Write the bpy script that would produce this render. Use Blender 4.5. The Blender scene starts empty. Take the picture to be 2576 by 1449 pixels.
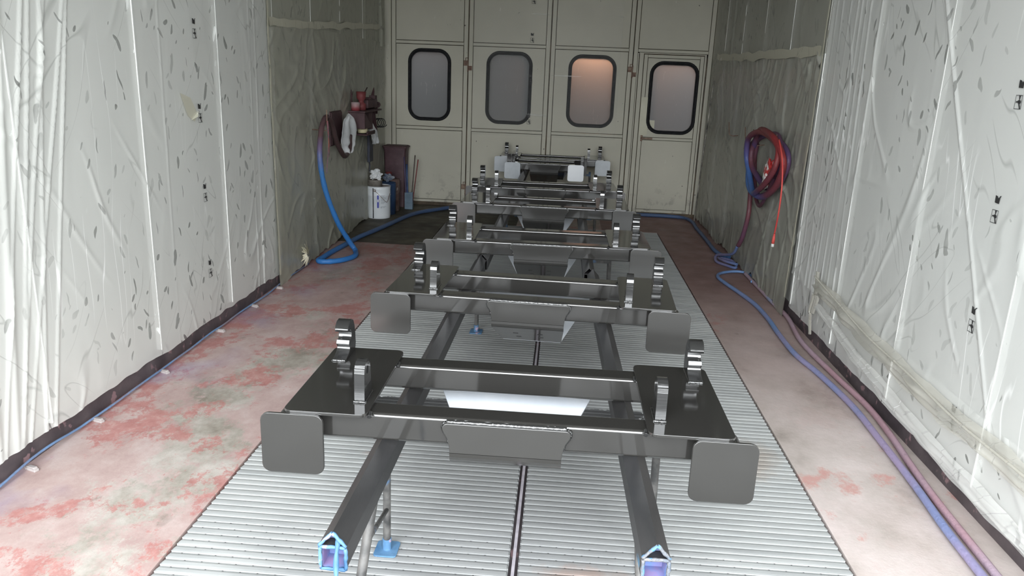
import bpy, bmesh, math, random
import numpy as np
from mathutils import Vector, Matrix, noise
R_ = math.radians
S = bpy.context.scene
C = S.collection
random.seed(7)

# ------------------------------------------------------------------ camera
W_, H_ = 2576, 1449
F_PX = 1929.1
yaw, pitch, roll = R_(-3.3642), R_(15.4869), R_(2.2880)
CAM = Vector((0, 0, 1.7))
fwd = Vector((math.sin(yaw) * math.cos(pitch), math.cos(yaw) * math.cos(pitch), -math.sin(pitch)))
rt = Vector((math.cos(yaw), -math.sin(yaw), 0))
up = rt.cross(fwd)
r2 = rt * math.cos(roll) + up * math.sin(roll)
u2 = up * math.cos(roll) - rt * math.sin(roll)
cd = bpy.data.cameras.new('camera')
cam = bpy.data.objects.new('camera', cd)
C.objects.link(cam)
m = Matrix((r2, u2, -fwd)).transposed().to_4x4()
m.translation = CAM
cam.matrix_world = m
cd.sensor_width = 36
cd.lens = F_PX / W_ * 36
cd.clip_start = 0.05
S.camera = cam

# ------------------------------------------------------------------ light
world = bpy.data.worlds.new('overcast_sky')
S.world = world
world.use_nodes = True
bg = world.node_tree.nodes['Background']
bg.inputs['Color'].default_value = (0.93, 0.97, 1.0, 1)
bg.inputs['Strength'].default_value = 12.0
def area(name, loc, target, sx, sy, energy, color, portal=False):
    l = bpy.data.lights.new(name, 'AREA'); l.shape = 'RECTANGLE'; l.size = sx; l.size_y = sy
    l.energy = energy; l.color = color
    o = bpy.data.objects.new(name, l); C.objects.link(o); o.location = loc
    o.rotation_euler = (Vector(target) - Vector(loc)).to_track_quat('-Z', 'Y').to_euler()
    if portal: l.cycles.is_portal = True
    return o
# daylight comes in through the open end of the booth behind the camera
area('opening_daylight_portal', (-0.22, -0.5, 1.75), (-0.22, 5, 1.75), 4.1, 3.5, 1, (1, 1, 1), True)
# warm lamps of the hall behind the booth doors, and two added fills
area('hall_lamp', (0.34, 10.30, 2.20), (0.34, 10.1, 1.75), 0.55, 0.10, 9.0, (1.0, 0.50, 0.28))
area('hall_fill_dim', (-0.9, 11.4, 1.9), (-0.75, 10.1, 1.5), 0.8, 1.2, 1.3, (0.93, 0.95, 0.80))  # fill light added behind the panes, not a hall lamp
area('hall_fill_grey', (0.9, 11.6, 1.0), (0.9, 10.1, 1.3), 2.0, 1.0, .35, (0.85, 0.93, 1.0))  # weak grey fill added to lift the panes
area('hall_lamp_right', (1.35, 10.36, 2.20), (1.35, 10.1, 1.7), 0.6, 0.10, 2.6, (1.0, 0.60, 0.42))
area('hall_lamp_left', (-1.7, 10.5, 2.25), (-1.7, 10.1, 1.7), 0.6, 0.10, .7, (1.0, 0.68, 0.58))
S.view_settings.view_transform = 'Standard'
S.view_settings.look = 'None'
S.view_settings.gamma = 1
S.view_settings.use_curve_mapping = False
S.view_settings.exposure = 0.42
S.cycles.max_bounces = 14
S.cycles.diffuse_bounces = 6
S.cycles.transparent_max_bounces = 16
S.cycles.caustics_reflective = False
S.cycles.caustics_refractive = False
S.cycles.sample_clamp_indirect = 6

# ------------------------------------------------------------------ material helpers
def mat(name, color=(.5, .5, .5), rough=.5, metal=0.0, spec=.5, coat=0.0, nt=None):
    m = bpy.data.materials.new(name); m.use_nodes = True
    b = m.node_tree.nodes['Principled BSDF']
    b.inputs['Base Color'].default_value = (*color, 1)
    b.inputs['Roughness'].default_value = rough
    b.inputs['Metallic'].default_value = metal
    b.inputs['Specular IOR Level'].default_value = spec
    b.inputs['Coat Weight'].default_value = coat
    b.inputs['Coat Roughness'].default_value = .08
    return m
class G:
    """small node-graph writer"""
    def __init__(s, m): s.m = m; s.t = m.node_tree; s.b = s.t.nodes.get('Principled BSDF')
    def n(s, k, **kw):
        x = s.t.nodes.new(k)
        for a, v in kw.items(): setattr(x, a, v)
        return x
    def l(s, a, b): s.t.links.new(a, b)
    def geo(s): return s.n('ShaderNodeNewGeometry').outputs['Position']
    def obj(s): return s.n('ShaderNodeTexCoord').outputs['Object']
    def map(s, v, scale=(1, 1, 1), rot=(0, 0, 0), loc=(0, 0, 0)):
        x = s.n('ShaderNodeMapping'); s.l(v, x.inputs['Vector'])
        x.inputs['Scale'].default_value = scale; x.inputs['Rotation'].default_value = rot; x.inputs['Location'].default_value = loc
        return x.outputs[0]
    def noise(s, v, scale, detail=4, rough=.55, dist=0.0):
        x = s.n('ShaderNodeTexNoise'); s.l(v, x.inputs['Vector'])
        x.inputs['Scale'].default_value = scale; x.inputs['Detail'].default_value = detail
        x.inputs['Roughness'].default_value = rough; x.inputs['Distortion'].default_value = dist
        return x.outputs['Fac']
    def ramp(s, f, stops):
        x = s.n('ShaderNodeValToRGB'); s.l(f, x.inputs[0]); e = x.color_ramp.elements
        while len(e) < len(stops): e.new(.5)
        for i, (p, c) in enumerate(stops):
            e[i].position = p; e[i].color = (*c, 1) if not isinstance(c, (int, float)) else (c, c, c, 1)
        return x.outputs[0]
    def mix(s, f, a, b):
        x = s.n('ShaderNodeMix', data_type='RGBA')
        for k, v in ((0, f), (6, a), (7, b)):
            if isinstance(v, (int, float)): x.inputs[k].default_value = v
            elif isinstance(v, tuple): x.inputs[k].default_value = (*v, 1)
            else: s.l(v, x.inputs[k])
        return x.outputs[2]
    def math(s, op, a, b=0.0, clamp=False):
        x = s.n('ShaderNodeMath', operation=op, use_clamp=clamp)
        for i, v in enumerate((a, b)):
            if isinstance(v, (int, float)): x.inputs[i].default_value = v
            else: s.l(v, x.inputs[i])
        return x.outputs[0]
    def sep(s, v):
        x = s.n('ShaderNodeSeparateXYZ'); s.l(v, x.inputs[0]); return x.outputs
    def bump(s, h, strength=.3, dist=.01):
        x = s.n('ShaderNodeBump'); s.l(h, x.inputs['Height'])
        x.inputs['Strength'].default_value = strength; x.inputs['Distance'].default_value = dist
        s.l(x.outputs[0], s.b.inputs['Normal']); return x.outputs[0]
    def col(s, c): s.l(c, s.b.inputs['Base Color'])
    def rough(s, c): s.l(c, s.b.inputs['Roughness'])

def mottled(name, c1, c2, scale=8, rough=.6, spec=.4, metal=0, lo=.35, hi=.65, bump=0.0, c3=None, s3=30, t3=.62, coat=0.0):
    m = mat(name, c1, rough, metal, spec, coat); g = G(m); v = g.obj()
    n = g.noise(v, scale, 5); c = g.ramp(n, [(lo, c1), (hi, c2)])
    if c3:
        k = g.ramp(g.noise(v, s3, 4), [(t3, 0.0), (t3 + .04, 1.0)]); c = g.mix(k, c, c3)
    g.col(c)
    if bump: g.bump(g.noise(v, scale * 4, 4), bump, .004)
    return m

# ------------------------------------------------------------------ mesh helpers
class MB:
    def __init__(s): s.v = []; s.f = []; s.mi = []; s.k = 0; s.sm = []
    def add(s, vs, fs, smooth=False):
        o = len(s.v); s.v += [tuple(v) for v in vs]
        s.f += [tuple(i + o for i in f) for f in fs]; s.mi += [s.k] * len(fs); s.sm += [smooth] * len(fs)
        return s
    def box(s, x0, x1, y0, y1, z0, z1, M=None):
        vs = [Vector((x, y, z)) for x in (x0, x1) for y in (y0, y1) for z in (z0, z1)]
        if M: vs = [M @ v for v in vs]
        return s.add(vs, [(0, 1, 3, 2), (4, 6, 7, 5), (0, 4, 5, 1), (2, 3, 7, 6), (0, 2, 6, 4), (1, 5, 7, 3)])
    def prism(s, pts, axis, a, b, M=None, smooth=False):
        """closed 2D outline extruded along axis from a to b. axis x: pts=(y,z); y: pts=(x,z); z: pts=(x,y)"""
        def P(p, t):
            v = {'x': (t, p[0], p[1]), 'y': (p[0], t, p[1]), 'z': (p[0], p[1], t)}[axis]
            return M @ Vector(v) if M else Vector(v)
        n = len(pts); vs = [P(p, a) for p in pts] + [P(p, b) for p in pts]
        s.add(vs, [tuple(range(n))[::-1], tuple(range(n, 2 * n))])
        return s.add(vs, [(i, (i + 1) % n, n + (i + 1) % n, n + i) for i in range(n)], smooth)
    def tube(s, path, r, n=8, closed=False, caps=True, smooth=True):
        P = [Vector(p) for p in path]; m_ = len(P); vs = []; fs = []
        rr = r if isinstance(r, (list, tuple)) else [r] * m_
        ref = None
        for i, p in enumerate(P):
            a = P[(i - 1) % m_] if (closed or i > 0) else P[i]
            b = P[(i + 1) % m_] if (closed or i < m_ - 1) else P[i]
            t = (b - a).normalized()
            if ref is None: ref = t.orthogonal()
            ref = (ref - t * ref.dot(t)); ref = ref.normalized() if ref.length > 1e-6 else t.orthogonal().normalized()
            bi = t.cross(ref)
            for k in range(n):
                an = 2 * math.pi * k / n
                vs.append(p + (ref * math.cos(an) + bi * math.sin(an)) * rr[i])
        for i in range(m_ if closed else m_ - 1):
            j = (i + 1) % m_
            for k in range(n):
                fs.append((i * n + k, i * n + (k + 1) % n, j * n + (k + 1) % n, j * n + k))
        s.add(vs, fs, smooth)
        if caps and not closed:
            s.add(vs[:n], [tuple(range(n))[::-1]]); s.add(vs[-n:], [tuple(range(n))])
        return s
    def lathe(s, prof, c=(0, 0, 0), n=28, M=None):
        vs = []; fs = []
        for r, z in prof:
            for k in range(n):
                a = 2 * math.pi * k / n; v = Vector((c[0] + r * math.cos(a), c[1] + r * math.sin(a), c[2] + z))
                vs.append(M @ v if M else v)
        for i in range(len(prof) - 1):
            for k in range(n):
                fs.append((i * n + k, i * n + (k + 1) % n, (i + 1) * n + (k + 1) % n, (i + 1) * n + k))
        return s.add(vs, fs, True)
    def build(s, name, mats, parent=None, bevel=0, seg=2, weighted=False):
        me = bpy.data.meshes.new(name)
        me.from_pydata([tuple(v) for v in s.v], [], s.f)
        if not isinstance(mats, (list, tuple)): mats = [mats]
        for m_ in mats: me.materials.append(m_)
        me.polygons.foreach_set('material_index', s.mi)
        me.polygons.foreach_set('use_smooth', s.sm)
        bm = bmesh.new(); bm.from_mesh(me)
        bmesh.ops.remove_doubles(bm, verts=bm.verts, dist=1e-6)
        bmesh.ops.recalc_face_normals(bm, faces=bm.faces)
        bm.to_mesh(me); bm.free()
        o = bpy.data.objects.new(name, me); C.objects.link(o)
        if parent: o.parent = parent
        if bevel:
            b = o.modifiers.new('bevel', 'BEVEL'); b.width = bevel; b.segments = seg; b.limit_method = 'ANGLE'; b.angle_limit = R_(40); b.harden_normals = False
            me.polygons.foreach_set('use_smooth', [True] * len(me.polygons))
            w = o.modifiers.new('normals', 'WEIGHTED_NORMAL'); w.keep_sharp = True; w.weight = 80
        return o
def tag(o, label=None, cat=None, group=None, kind=None):
    for k, v in (('label', label), ('category', cat), ('group', group), ('kind', kind)):
        if v: o[k] = v
    return o
def thing(name, loc, label, cat, group=None, rz=0, kind=None):
    o = bpy.data.objects.new(name, None); o.empty_display_size = .1; C.objects.link(o)
    o.location = loc; o.rotation_euler = (0, 0, rz)
    return tag(o, label, cat, group, kind)
def catmull(P, k=8, closed=False):
    P = [Vector(p) for p in P]; n = len(P); out = []
    for i in range(n if closed else n - 1):
        g = (lambda j: P[j % n]) if closed else (lambda j: P[max(0, min(n - 1, j))])
        p0, p1, p2, p3 = g(i - 1), g(i), g(i + 1), g(i + 2)
        for q in range(k):
            t = q / k
            out.append(.5 * ((2 * p1) + (p2 - p0) * t + (2 * p0 - 5 * p1 + 4 * p2 - p3) * t * t + (3 * p1 - p0 - 3 * p2 + p3) * t ** 3))
    if not closed: out.append(P[-1])
    return out
def rrect(x0, x1, y0, y1, r, n=6):
    out = []
    for cx, cy, a0 in ((x1 - r, y1 - r, 0), (x0 + r, y1 - r, 90), (x0 + r, y0 + r, 180), (x1 - r, y0 + r, 270)):
        for i in range(n + 1):
            a = R_(a0 + 90 * i / n); out.append((cx + r * math.cos(a), cy + r * math.sin(a)))
    return out
def wobble(p, s, amp): return noise.noise(Vector(p) * s) * amp

# ------------------------------------------------------------------ materials
def wall_mat():
    m = mat('white_booth_panel', (.60, .61, .58), .45, 0, .3); g = G(m); v = g.geo()
    c = g.ramp(g.noise(v, 1.3, 4), [(.3, (.40, .405, .385)), (.7, (.44, .445, .42))]); g.col(c); return m
M_wall = wall_mat()
M_joint = mat('panel_joint_white', (.86, .87, .84), .35)
M_skirt = mottled('dark_dirty_skirting', (.055, .045, .05), (.11, .09, .095), 6, .5, .4, c3=(.25, .16, .17), s3=9, t3=.60)
M_ceil = mottled('grey_ceiling', (.28, .28, .26), (.33, .33, .30), 2, .8)
def door_mat():
    m = mat('cream_door_paint', (.55, .53, .45), .7, 0, .08); g = G(m); v = g.geo()
    c = g.ramp(g.noise(v, 1.1, 5), [(.3, (.50, .485, .41)), (.7, (.58, .56, .475))])
    z = g.sep(v)[2]
    # scuffs and dirt low on the leaves, small chips everywhere
    low = g.ramp(z, [(0.0, 1.0), (.28, .35), (.5, 0.0)])
    d = g.ramp(g.noise(v, 9, 8, .7), [(.53, 0.0), (.62, 1.0)])
    c = g.mix(g.math('MULTIPLY', low, g.math('MULTIPLY', d, .6)), c, (.16, .14, .13))
    ch = g.ramp(g.noise(g.map(v, (1, 1, .7)), 26, 3, .5), [(.735, 0.0), (.76, 1.0)])
    c = g.mix(ch, c, (.10, .09, .085))
    sc = g.ramp(g.noise(g.map(v, (5, 1, 1.2), (0, R_(25), 0)), 3.2, 5, .6, .4), [(.70, 0.0), (.74, .55)])
    c = g.mix(sc, c, (.75, .74, .68))
    g.col(c); g.bump(g.noise(v, 3, 3), .12, .01); return m
M_door = door_mat()
M_grime = mottled('brown_seam_grime', (.05, .04, .03), (.16, .12, .08), 6, .8)
M_rust = mottled('rusty_metal', (.12, .06, .045), (.28, .2, .15), 20, .7, bump=.3)
M_rubber = mottled('black_rubber_gasket', (.008, .009, .010), (.018, .018, .02), 30, .6, .2)
def pane_mat():
    m = bpy.data.materials.new('frosted_window_pane'); m.use_nodes = True; g = G(m)
    b = g.b; b.inputs['Roughness'].default_value = .5; b.inputs['Specular IOR Level'].default_value = .04
    v = g.geo()
    sc = g.ramp(g.noise(g.map(v, (9, 1, 1.3), (0, R_(12), 0)), 4, 5, .65, .5), [(.64, 0.0), (.70, 1.0)])
    g.col(g.mix(sc, (.035, .04, .04), (.3, .3, .28)))
    tr = g.n('ShaderNodeBsdfTranslucent'); tr.inputs[0].default_value = (.75, .75, .75, 1)
    mx = g.n('ShaderNodeMixShader'); mx.inputs[0].default_value = .5
    g.l(b.outputs[0], mx.inputs[1]); g.l(tr.outputs[0], mx.inputs[2])
    g.l(mx.outputs[0], g.t.nodes['Material Output'].inputs['Surface']); return m
M_pane = pane_mat()

def floor_mat():
    m = mat('worn_red_painted_concrete', (.4, .3, .28), .62, 0, .3); g = G(m); v = g.geo(); x, y, z = g.sep(v)
    vm = g.map(v, (1.0, .75, 1))
    def N(sc, det=8, ro=.68, loc=(0, 0, 0), di=0.0): return g.noise(g.map(v, (1.0, .75, 1), loc=loc), sc, det, ro, di)
    left = g.math('LESS_THAN', x, -.5); right = g.math('GREATER_THAN', x, .5)
    conc = g.ramp(N(3.0, 9, .7), [(.32, (.24, .21, .17)), (.45, (.38, .345, .30)), (.55, (.50, .46, .42)), (.68, (.62, .57, .53))])
    pink = g.ramp(N(5.0, 8, .7, (4, 0, 0)), [(.3, (.40, .27, .255)), (.5, (.50, .365, .345)), (.7, (.60, .50, .48))])
    red = g.ramp(N(14, 7, .75), [(.35, (.40, .14, .13)), (.55, (.50, .22, .20)), (.68, (.58, .38, .35))])
    # broad worn areas with ragged small-scale edges
    wear = g.math('ADD', g.math('MULTIPLY', N(1.5, 3, .5, (2, 5, 0)), .5), g.math('MULTIPLY', N(8, 12, .85, (1, 1, 0)), .5))
    wall = g.ramp(g.math('ADD', g.math('MULTIPLY', x, .25), .75), [(.19, .13), (.33, -.01), (.40, .03)])
    k = g.math('ADD', wear, g.math('MULTIPLY', left, wall))
    c = g.mix(g.ramp(k, [(.487, 0.0), (.525, .9)]), conc, pink)
    w2 = g.math('ADD', g.math('MULTIPLY', N(2.4, 4, .6, (7, 3, 0), .5), .48), g.math('MULTIPLY', N(11, 12, .85, (6, 1, 0)), .52))
    w2 = g.math('ADD', w2, g.math('MULTIPLY', left, .035))
    c = g.mix(g.ramp(w2, [(.543, 0.0), (.572, .8)]), c, red)
    # right aisle: thin pinkish overspray over brown dirt
    rp = g.ramp(N(2.2, 7, .65, (3, 3, 0)), [(.33, (.36, .31, .28)), (.46, (.55, .48, .45)), (.66, (.70, .61, .59))])
    w3 = g.math('ADD', g.math('MULTIPLY', N(2.6, 4, .6, (9, 2, 0)), .65), g.math('MULTIPLY', N(13, 9, .8, (6, 6, 0)), .35))
    rp = g.mix(g.ramp(w3, [(.575, 0.0), (.62, .75)]), rp, (.60, .27, .24))
    c = g.mix(g.math('MULTIPLY', right, .88), c, rp)
    # blue overspray by the left skirting
    bl = g.math('MULTIPLY', g.ramp(g.math('MULTIPLY', x, -.4), [(.72, 0.0), (.85, 1.0)]), g.ramp(N(1.7, 4, .5), [(.50, 0.0), (.64, .65)]))
    c = g.mix(bl, c, (.27, .25, .45))
    # dark bare slab at the back left, brown-red dirt at the back right
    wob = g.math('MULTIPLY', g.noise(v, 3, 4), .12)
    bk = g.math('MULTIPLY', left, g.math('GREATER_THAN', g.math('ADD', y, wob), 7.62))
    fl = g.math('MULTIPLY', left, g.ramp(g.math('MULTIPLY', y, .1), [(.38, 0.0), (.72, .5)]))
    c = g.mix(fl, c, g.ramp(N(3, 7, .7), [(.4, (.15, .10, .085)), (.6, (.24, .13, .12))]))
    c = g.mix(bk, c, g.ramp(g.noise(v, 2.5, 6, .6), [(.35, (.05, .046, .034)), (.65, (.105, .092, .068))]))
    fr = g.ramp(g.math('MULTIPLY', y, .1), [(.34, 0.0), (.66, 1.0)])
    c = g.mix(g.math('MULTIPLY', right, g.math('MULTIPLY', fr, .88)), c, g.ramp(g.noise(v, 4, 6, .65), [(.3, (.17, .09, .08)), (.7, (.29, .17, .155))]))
    st = g.ramp(N(5.5, 2, .4, (1, 8, 0)), [(.72, 0.0), (.76, .5)]); c = g.mix(st, c, (.18, .155, .125))
    # unseen floor at the booth mouth, darkened to cut reflections in the frames
    c = g.mix(g.math('LESS_THAN', y, 1.25), c, (.05, .048, .045))
    g.col(c); g.rough(g.ramp(g.noise(v, 6, 5), [(.3, .5), (.7, .75)]))
    g.bump(g.noise(v, 22, 8, .7), .3, .005); return m
M_floor = floor_mat()
def slat_mat():
    m = mat('galvanised_grating', (.47, .48, .48), .6, .05, .2); g = G(m); v = g.geo()
    c = g.ramp(g.noise(g.map(v, (1, 6, 1)), 2.2, 5), [(.3, (.34, .35, .35)), (.7, (.46, .47, .465))])
    n = g.noise(v, 3.3, 6, .65)
    x, y, z = g.sep(v)
    # rust stain in front of the right trestle and beside the nearest frame
    def spot(cx, cy, rx, ry):
        a = g.math('DIVIDE', g.math('SUBTRACT', x, cx), rx); b = g.math('DIVIDE', g.math('SUBTRACT', y, cy), ry)
        d = g.math('SQRT', g.math('ADD', g.math('MULTIPLY', a, a), g.math('MULTIPLY', b, b)))
        d = g.math('ADD', d, g.math('MULTIPLY', g.math('SUBTRACT', g.noise(v, 9, 5, .7), .5), 1.6))
        return g.ramp(d, [(.35, .75), (1.0, 0.0)])
    c = g.mix(spot(.14, 2.36, .2, .08), c, (.40, .26, .20))
    c = g.mix(g.math('MULTIPLY', spot(.95, 3.35, .18, .25), .6), c, (.32, .24, .18))
    c = g.mix(g.math('MULTIPLY', spot(-.75, 3.15, .1, .03), .8), c, (.35, .25, .2))
    k = g.ramp(n, [(.70, 0.0), (.76, .45)]); c = g.mix(k, c, (.30, .24, .20))
    sp = g.ramp(g.noise(v, 17, 2), [(.765, 0.0), (.78, .6)]); c = g.mix(sp, c, (.17, .15, .15))
    # black overspray lying on the grating behind the nearest frame
    e = g.math('MULTIPLY', g.math('SUBTRACT', g.noise(v, 14, 4, .7), .5), .07)
    ye = g.math('ADD', y, e)
    band = g.math('MULTIPLY', g.math('MULTIPLY', g.math('GREATER_THAN', ye, 3.60), g.math('LESS_THAN', ye, 3.80)), g.math('MULTIPLY', g.math('GREATER_THAN', g.math('ADD', x, e), -.93), g.math('LESS_THAN', g.math('ADD', x, g.math('MULTIPLY', e, 4.0)), .50)))
    c = g.mix(g.math('MULTIPLY', band, .92), c, (.012, .012, .012))
    dx = g.math('ABSOLUTE', g.math('ADD', g.math('ADD', x, .12), g.math('MULTIPLY', g.math('SUBTRACT', g.noise(v, 1.6, 5, .65), .5), .9)))  # darker middle strip: shade between the rails painted into the colour
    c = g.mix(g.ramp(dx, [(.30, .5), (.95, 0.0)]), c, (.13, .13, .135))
    g.col(c); g.rough(g.ramp(g.noise(v, 7, 4), [(.3, .55), (.7, .7)])); return m
M_slat = slat_mat()
M_pit = mat('dark_pit', (.03, .03, .03), .9)
M_bar = mottled('lilac_grey_bar', (.34, .31, .35), (.46, .43, .47), 20, .6, c3=(.06, .05, .05), s3=60, t3=.68)
def paint_mat(name, base, rough=.2, f=.65):
    m = mat(name, base, rough, 0, f, .5); g = G(m); v = g.obj()
    g.rough(g.ramp(g.noise(g.map(v, (.4, 6, 6)), 5, 4), [(.3, rough * .8), (.7, rough * 1.3)])); return m
M_black = paint_mat('wet_black_paint', (.026, .025, .0235), .08, 1.0)
M_plate = paint_mat('satin_black_plate_paint', (.034, .033, .031), .14, .8)
M_cut = mat('black_paint_on_flame_cut_edge', (.02, .02, .02), .1, 0, .9, .6)
_g = G(M_cut); _g.bump(_g.noise(_g.map(_g.obj(), (1, 2, 40)), 4, 3, .6), .22, .004)
M_weld = mat('black_painted_weld', (.02, .02, .02), .08, 0, .9, .8)
_g = G(M_weld); _g.bump(_g.noise(_g.obj(), 60, 3, .6), .8, .006)
M_inner = mottled('painted_sheen_inner_plate', (.60, .64, .70), (.68, .71, .76), 8, .35)  # sky reflected in the glossy plate, painted as a pale colour
M_pad = mottled('painted_sheen_grey_end_plate', (.40, .43, .46), (.52, .55, .58), 5, .3)  # grey reflection on the rear end plates painted as base colour
M_padw = mottled('painted_sheen_white_end_plate', (.84, .87, .90), (.9, .92, .95), 5, .3)  # white reflection on one end plate painted as base colour
def rail_mat():
    m = mat('worn_black_rail_paint', (.03, .03, .03), .38, 0, .5); g = G(m); v = g.obj()
    c = g.ramp(g.noise(g.map(v, (1, .3, 1)), 7, 6, .65), [(.3, (.012, .012, .013)), (.7, (.038, .036, .036))])
    b = g.ramp(g.noise(g.map(v, (1, .35, 1)), 9, 5, .6), [(.70, 0.0), (.72, .85)]); c = g.mix(b, c, (.10, .26, .42))
    g.col(c); g.bump(g.noise(g.map(v, (1, .2, 1)), 30, 5, .6), .3, .003); return m
M_rail = rail_mat()
M_blue = mottled('blue_paint_crust', (.045, .125, .25), (.11, .22, .36), 12, .6, c3=(.42, .30, .40), s3=18, t3=.6, bump=.5)
M_bluein = mottled('blue_purple_overspray', (.10, .24, .48), (.24, .18, .34), 22, .7)
M_crust = mottled('grey_flaking_crust', (.20, .19, .19), (.10, .13, .17), 60, .6, bump=.8, c3=(.10, .24, .42), s3=25, t3=.58)
M_post = mottled('dirty_dark_post', (.045, .045, .045), (.13, .125, .12), 20, .5, c3=(.07, .12, .2), s3=7, t3=.62, bump=.3)
M_tape = mottled('masking_tape_cream', (.62, .58, .44), (.75, .71, .56), 5, .6)
M_ink = mat('black_print_ink', (.03, .03, .03), .6)
def hose_mat(name, stops, scale=2.0, grad=None, dull=False):
    """paint-covered masked hose; stops = colours met along a slow noise (and height, if given)"""
    m = mat(name, stops[0][1], .5, 0, .4); g = G(m); v = g.geo(); x, y, z = g.sep(v)
    n = g.noise(v, scale, 3)
    if grad: n = g.math('ADD', g.math('MULTIPLY', z, grad[0]), g.math('ADD', g.math('MULTIPLY', n, grad[1]), grad[2]))
    c = g.ramp(n, stops)
    if dull: c = g.mix(g.math('MULTIPLY', g.math('GREATER_THAN', z, .55), g.ramp(g.math('MULTIPLY', y, .1), [(.694, 0.0), (.704, 1.0)])), c, (.075, .045, .045))
    if dull: c = g.mix(g.math('MULTIPLY', g.math('LESS_THAN', z, .12), g.ramp(g.math('MULTIPLY', y, .1), [(.68, 0.0), (.80, .8)])), c, (.075, .10, .17))
    c = g.mix(g.ramp(g.noise(v, 40, 3), [(.6, 0.0), (.75, .35)]), c, (.10, .08, .10))
    g.col(c); g.bump(g.noise(v, 45, 4), .6, .006); return m

# film: milky polythene with contact patches and creases
def film_mat(name, milk, alpha, seed, fleck=.5, dust=None):
    m = bpy.data.materials.new(name); m.use_nodes = True; g = G(m); b = g.b
    b.inputs['Base Color'].default_value = (*milk, 1); b.inputs['Roughness'].default_value = .28
    b.inputs['Specular IOR Level'].default_value = .5
    v = g.map(g.geo(), (1, 1, 1), loc=(0, seed * 3.1, seed * 1.7))
    wv = g.n('ShaderNodeVectorMath', operation='ADD')
    nz = g.n('ShaderNodeTexNoise'); g.l(v, nz.inputs['Vector']); nz.inputs['Scale'].default_value = 7; nz.inputs['Detail'].default_value = 2
    sub = g.n('ShaderNodeVectorMath', operation='SCALE'); g.l(nz.outputs['Color'], sub.inputs[0]); sub.inputs['Scale'].default_value = .09
    g.l(v, wv.inputs[0]); g.l(sub.outputs[0], wv.inputs[1]); w = wv.outputs[0]
    def flecks(scale, stretch, ang, rad, thr, loc=(0, 0, 0)):
        thr = thr + .1; vo = g.n('ShaderNodeTexVoronoi'); g.l(g.map(g.map(w, (1, 1, 1), (R_(ang), 0, 0), loc), (.001, stretch, 1)), vo.inputs['Vector'])
        vo.inputs['Scale'].default_value = scale; vo.inputs['Randomness'].default_value = 1
        r = g.sep(vo.outputs['Color'])[0]
        rr = g.math('MULTIPLY', g.math('SUBTRACT', r, thr, True), rad / (1 - thr))
        return g.math('MULTIPLY', g.math('SUBTRACT', rr, vo.outputs['Distance'], True), 30, True)
    f = g.math('MAXIMUM', flecks(4.6, 3.2, 14, .26, .55), flecks(5.2, 3.4, -30, .24, .62, (0, 3, 1)))
    f = g.math('MAXIMUM', f, flecks(9.0, 2.4, 40, .26, .70, (0, 1, 5)))
    f = g.math('MAXIMUM', f, flecks(3.2, 7.0, -12, .16, .55, (0, 2, 2)))
    f = g.math('MULTIPLY', g.math('MULTIPLY', f, fleck), g.ramp(g.noise(v, 1.5, 2, .5), [(.40, .25), (.56, 1.0)]))
    # thin creases: level lines of a stretched noise
    def crease(scale, st, ang, wd, mask_s, t0=.52):
        n = g.noise(g.map(g.map(v, (1, 1, 1), (R_(ang), 0, 0)), (.001, st, 1)), scale, 1, .4)
        l = g.math('SUBTRACT', 1.0, g.math('MULTIPLY', g.math('ABSOLUTE', g.math('SUBTRACT', n, .5)), wd), True)
        return g.math('MULTIPLY', l, g.ramp(g.noise(v, mask_s, 1), [(t0, 0.0), (t0 + .09, 1.0)]))
    cr = g.math('MAXIMUM', crease(.9, 5.0, 34, 150, 1.6), crease(1.0, 5.0, -42, 150, 1.4))
    cr2 = crease(1.1, 8.0, 3, 90, 1.3, .55)
    a = g.math('SUBTRACT', alpha, g.math('MULTIPLY', f, alpha * .95))
    a = g.math('SUBTRACT', a, g.math('MULTIPLY', cr, alpha * .32))
    a = g.math('ADD', a, g.math('MULTIPLY', cr2, .0 if dust else .3), True)
    col = g.mix(g.math('MULTIPLY', cr2, .8), milk, (.95, .95, .94))
    if dust:
        col = g.mix(.75, col, milk); col = g.mix(g.ramp(g.noise(v, 1.1, 5, .55), [(.35, .35), (.65, .95)]), col, dust)
        a = g.math('ADD', a, g.math('MULTIPLY', g.noise(g.map(v, (1, 2, 1)), 1.8, 4), .12), True)
    g.col(col)
    h = g.noise(g.map(v, (1, 2.2, 1), (R_(8), 0, 0)), 2.0, 3, .5)
    g.bump(h, .12, .03)
    t = g.n('ShaderNodeBsdfTransparent'); mx = g.n('ShaderNodeMixShader')
    g.l(a, mx.inputs[0]); g.l(t.outputs[0], mx.inputs[1]); g.l(b.outputs[0], mx.inputs[2])
    g.l(mx.outputs[0], g.t.nodes['Material Output'].inputs['Surface'])
    return m
M_filmL = film_mat('milky_film_left', (.84, .85, .81), .70, 1, .9)
M_filmR = film_mat('milky_film_right', (.85, .86, .83), .70, 4, .9)
M_filmLd = film_mat('dusted_film_left', (.46, .46, .39), .80, 2, .35, dust=(.40, .40, .325))
M_filmRd = film_mat('dusted_film_right', (.46, .46, .41), .76, 6, .4, dust=(.37, .37, .315))
M_filmB = film_mat('clear_film_doors', (.7, .7, .68), .05, 8, .3)
M_fold = film_mat('bunched_film', (.90, .90, .87), .42, 9, .25)

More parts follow.
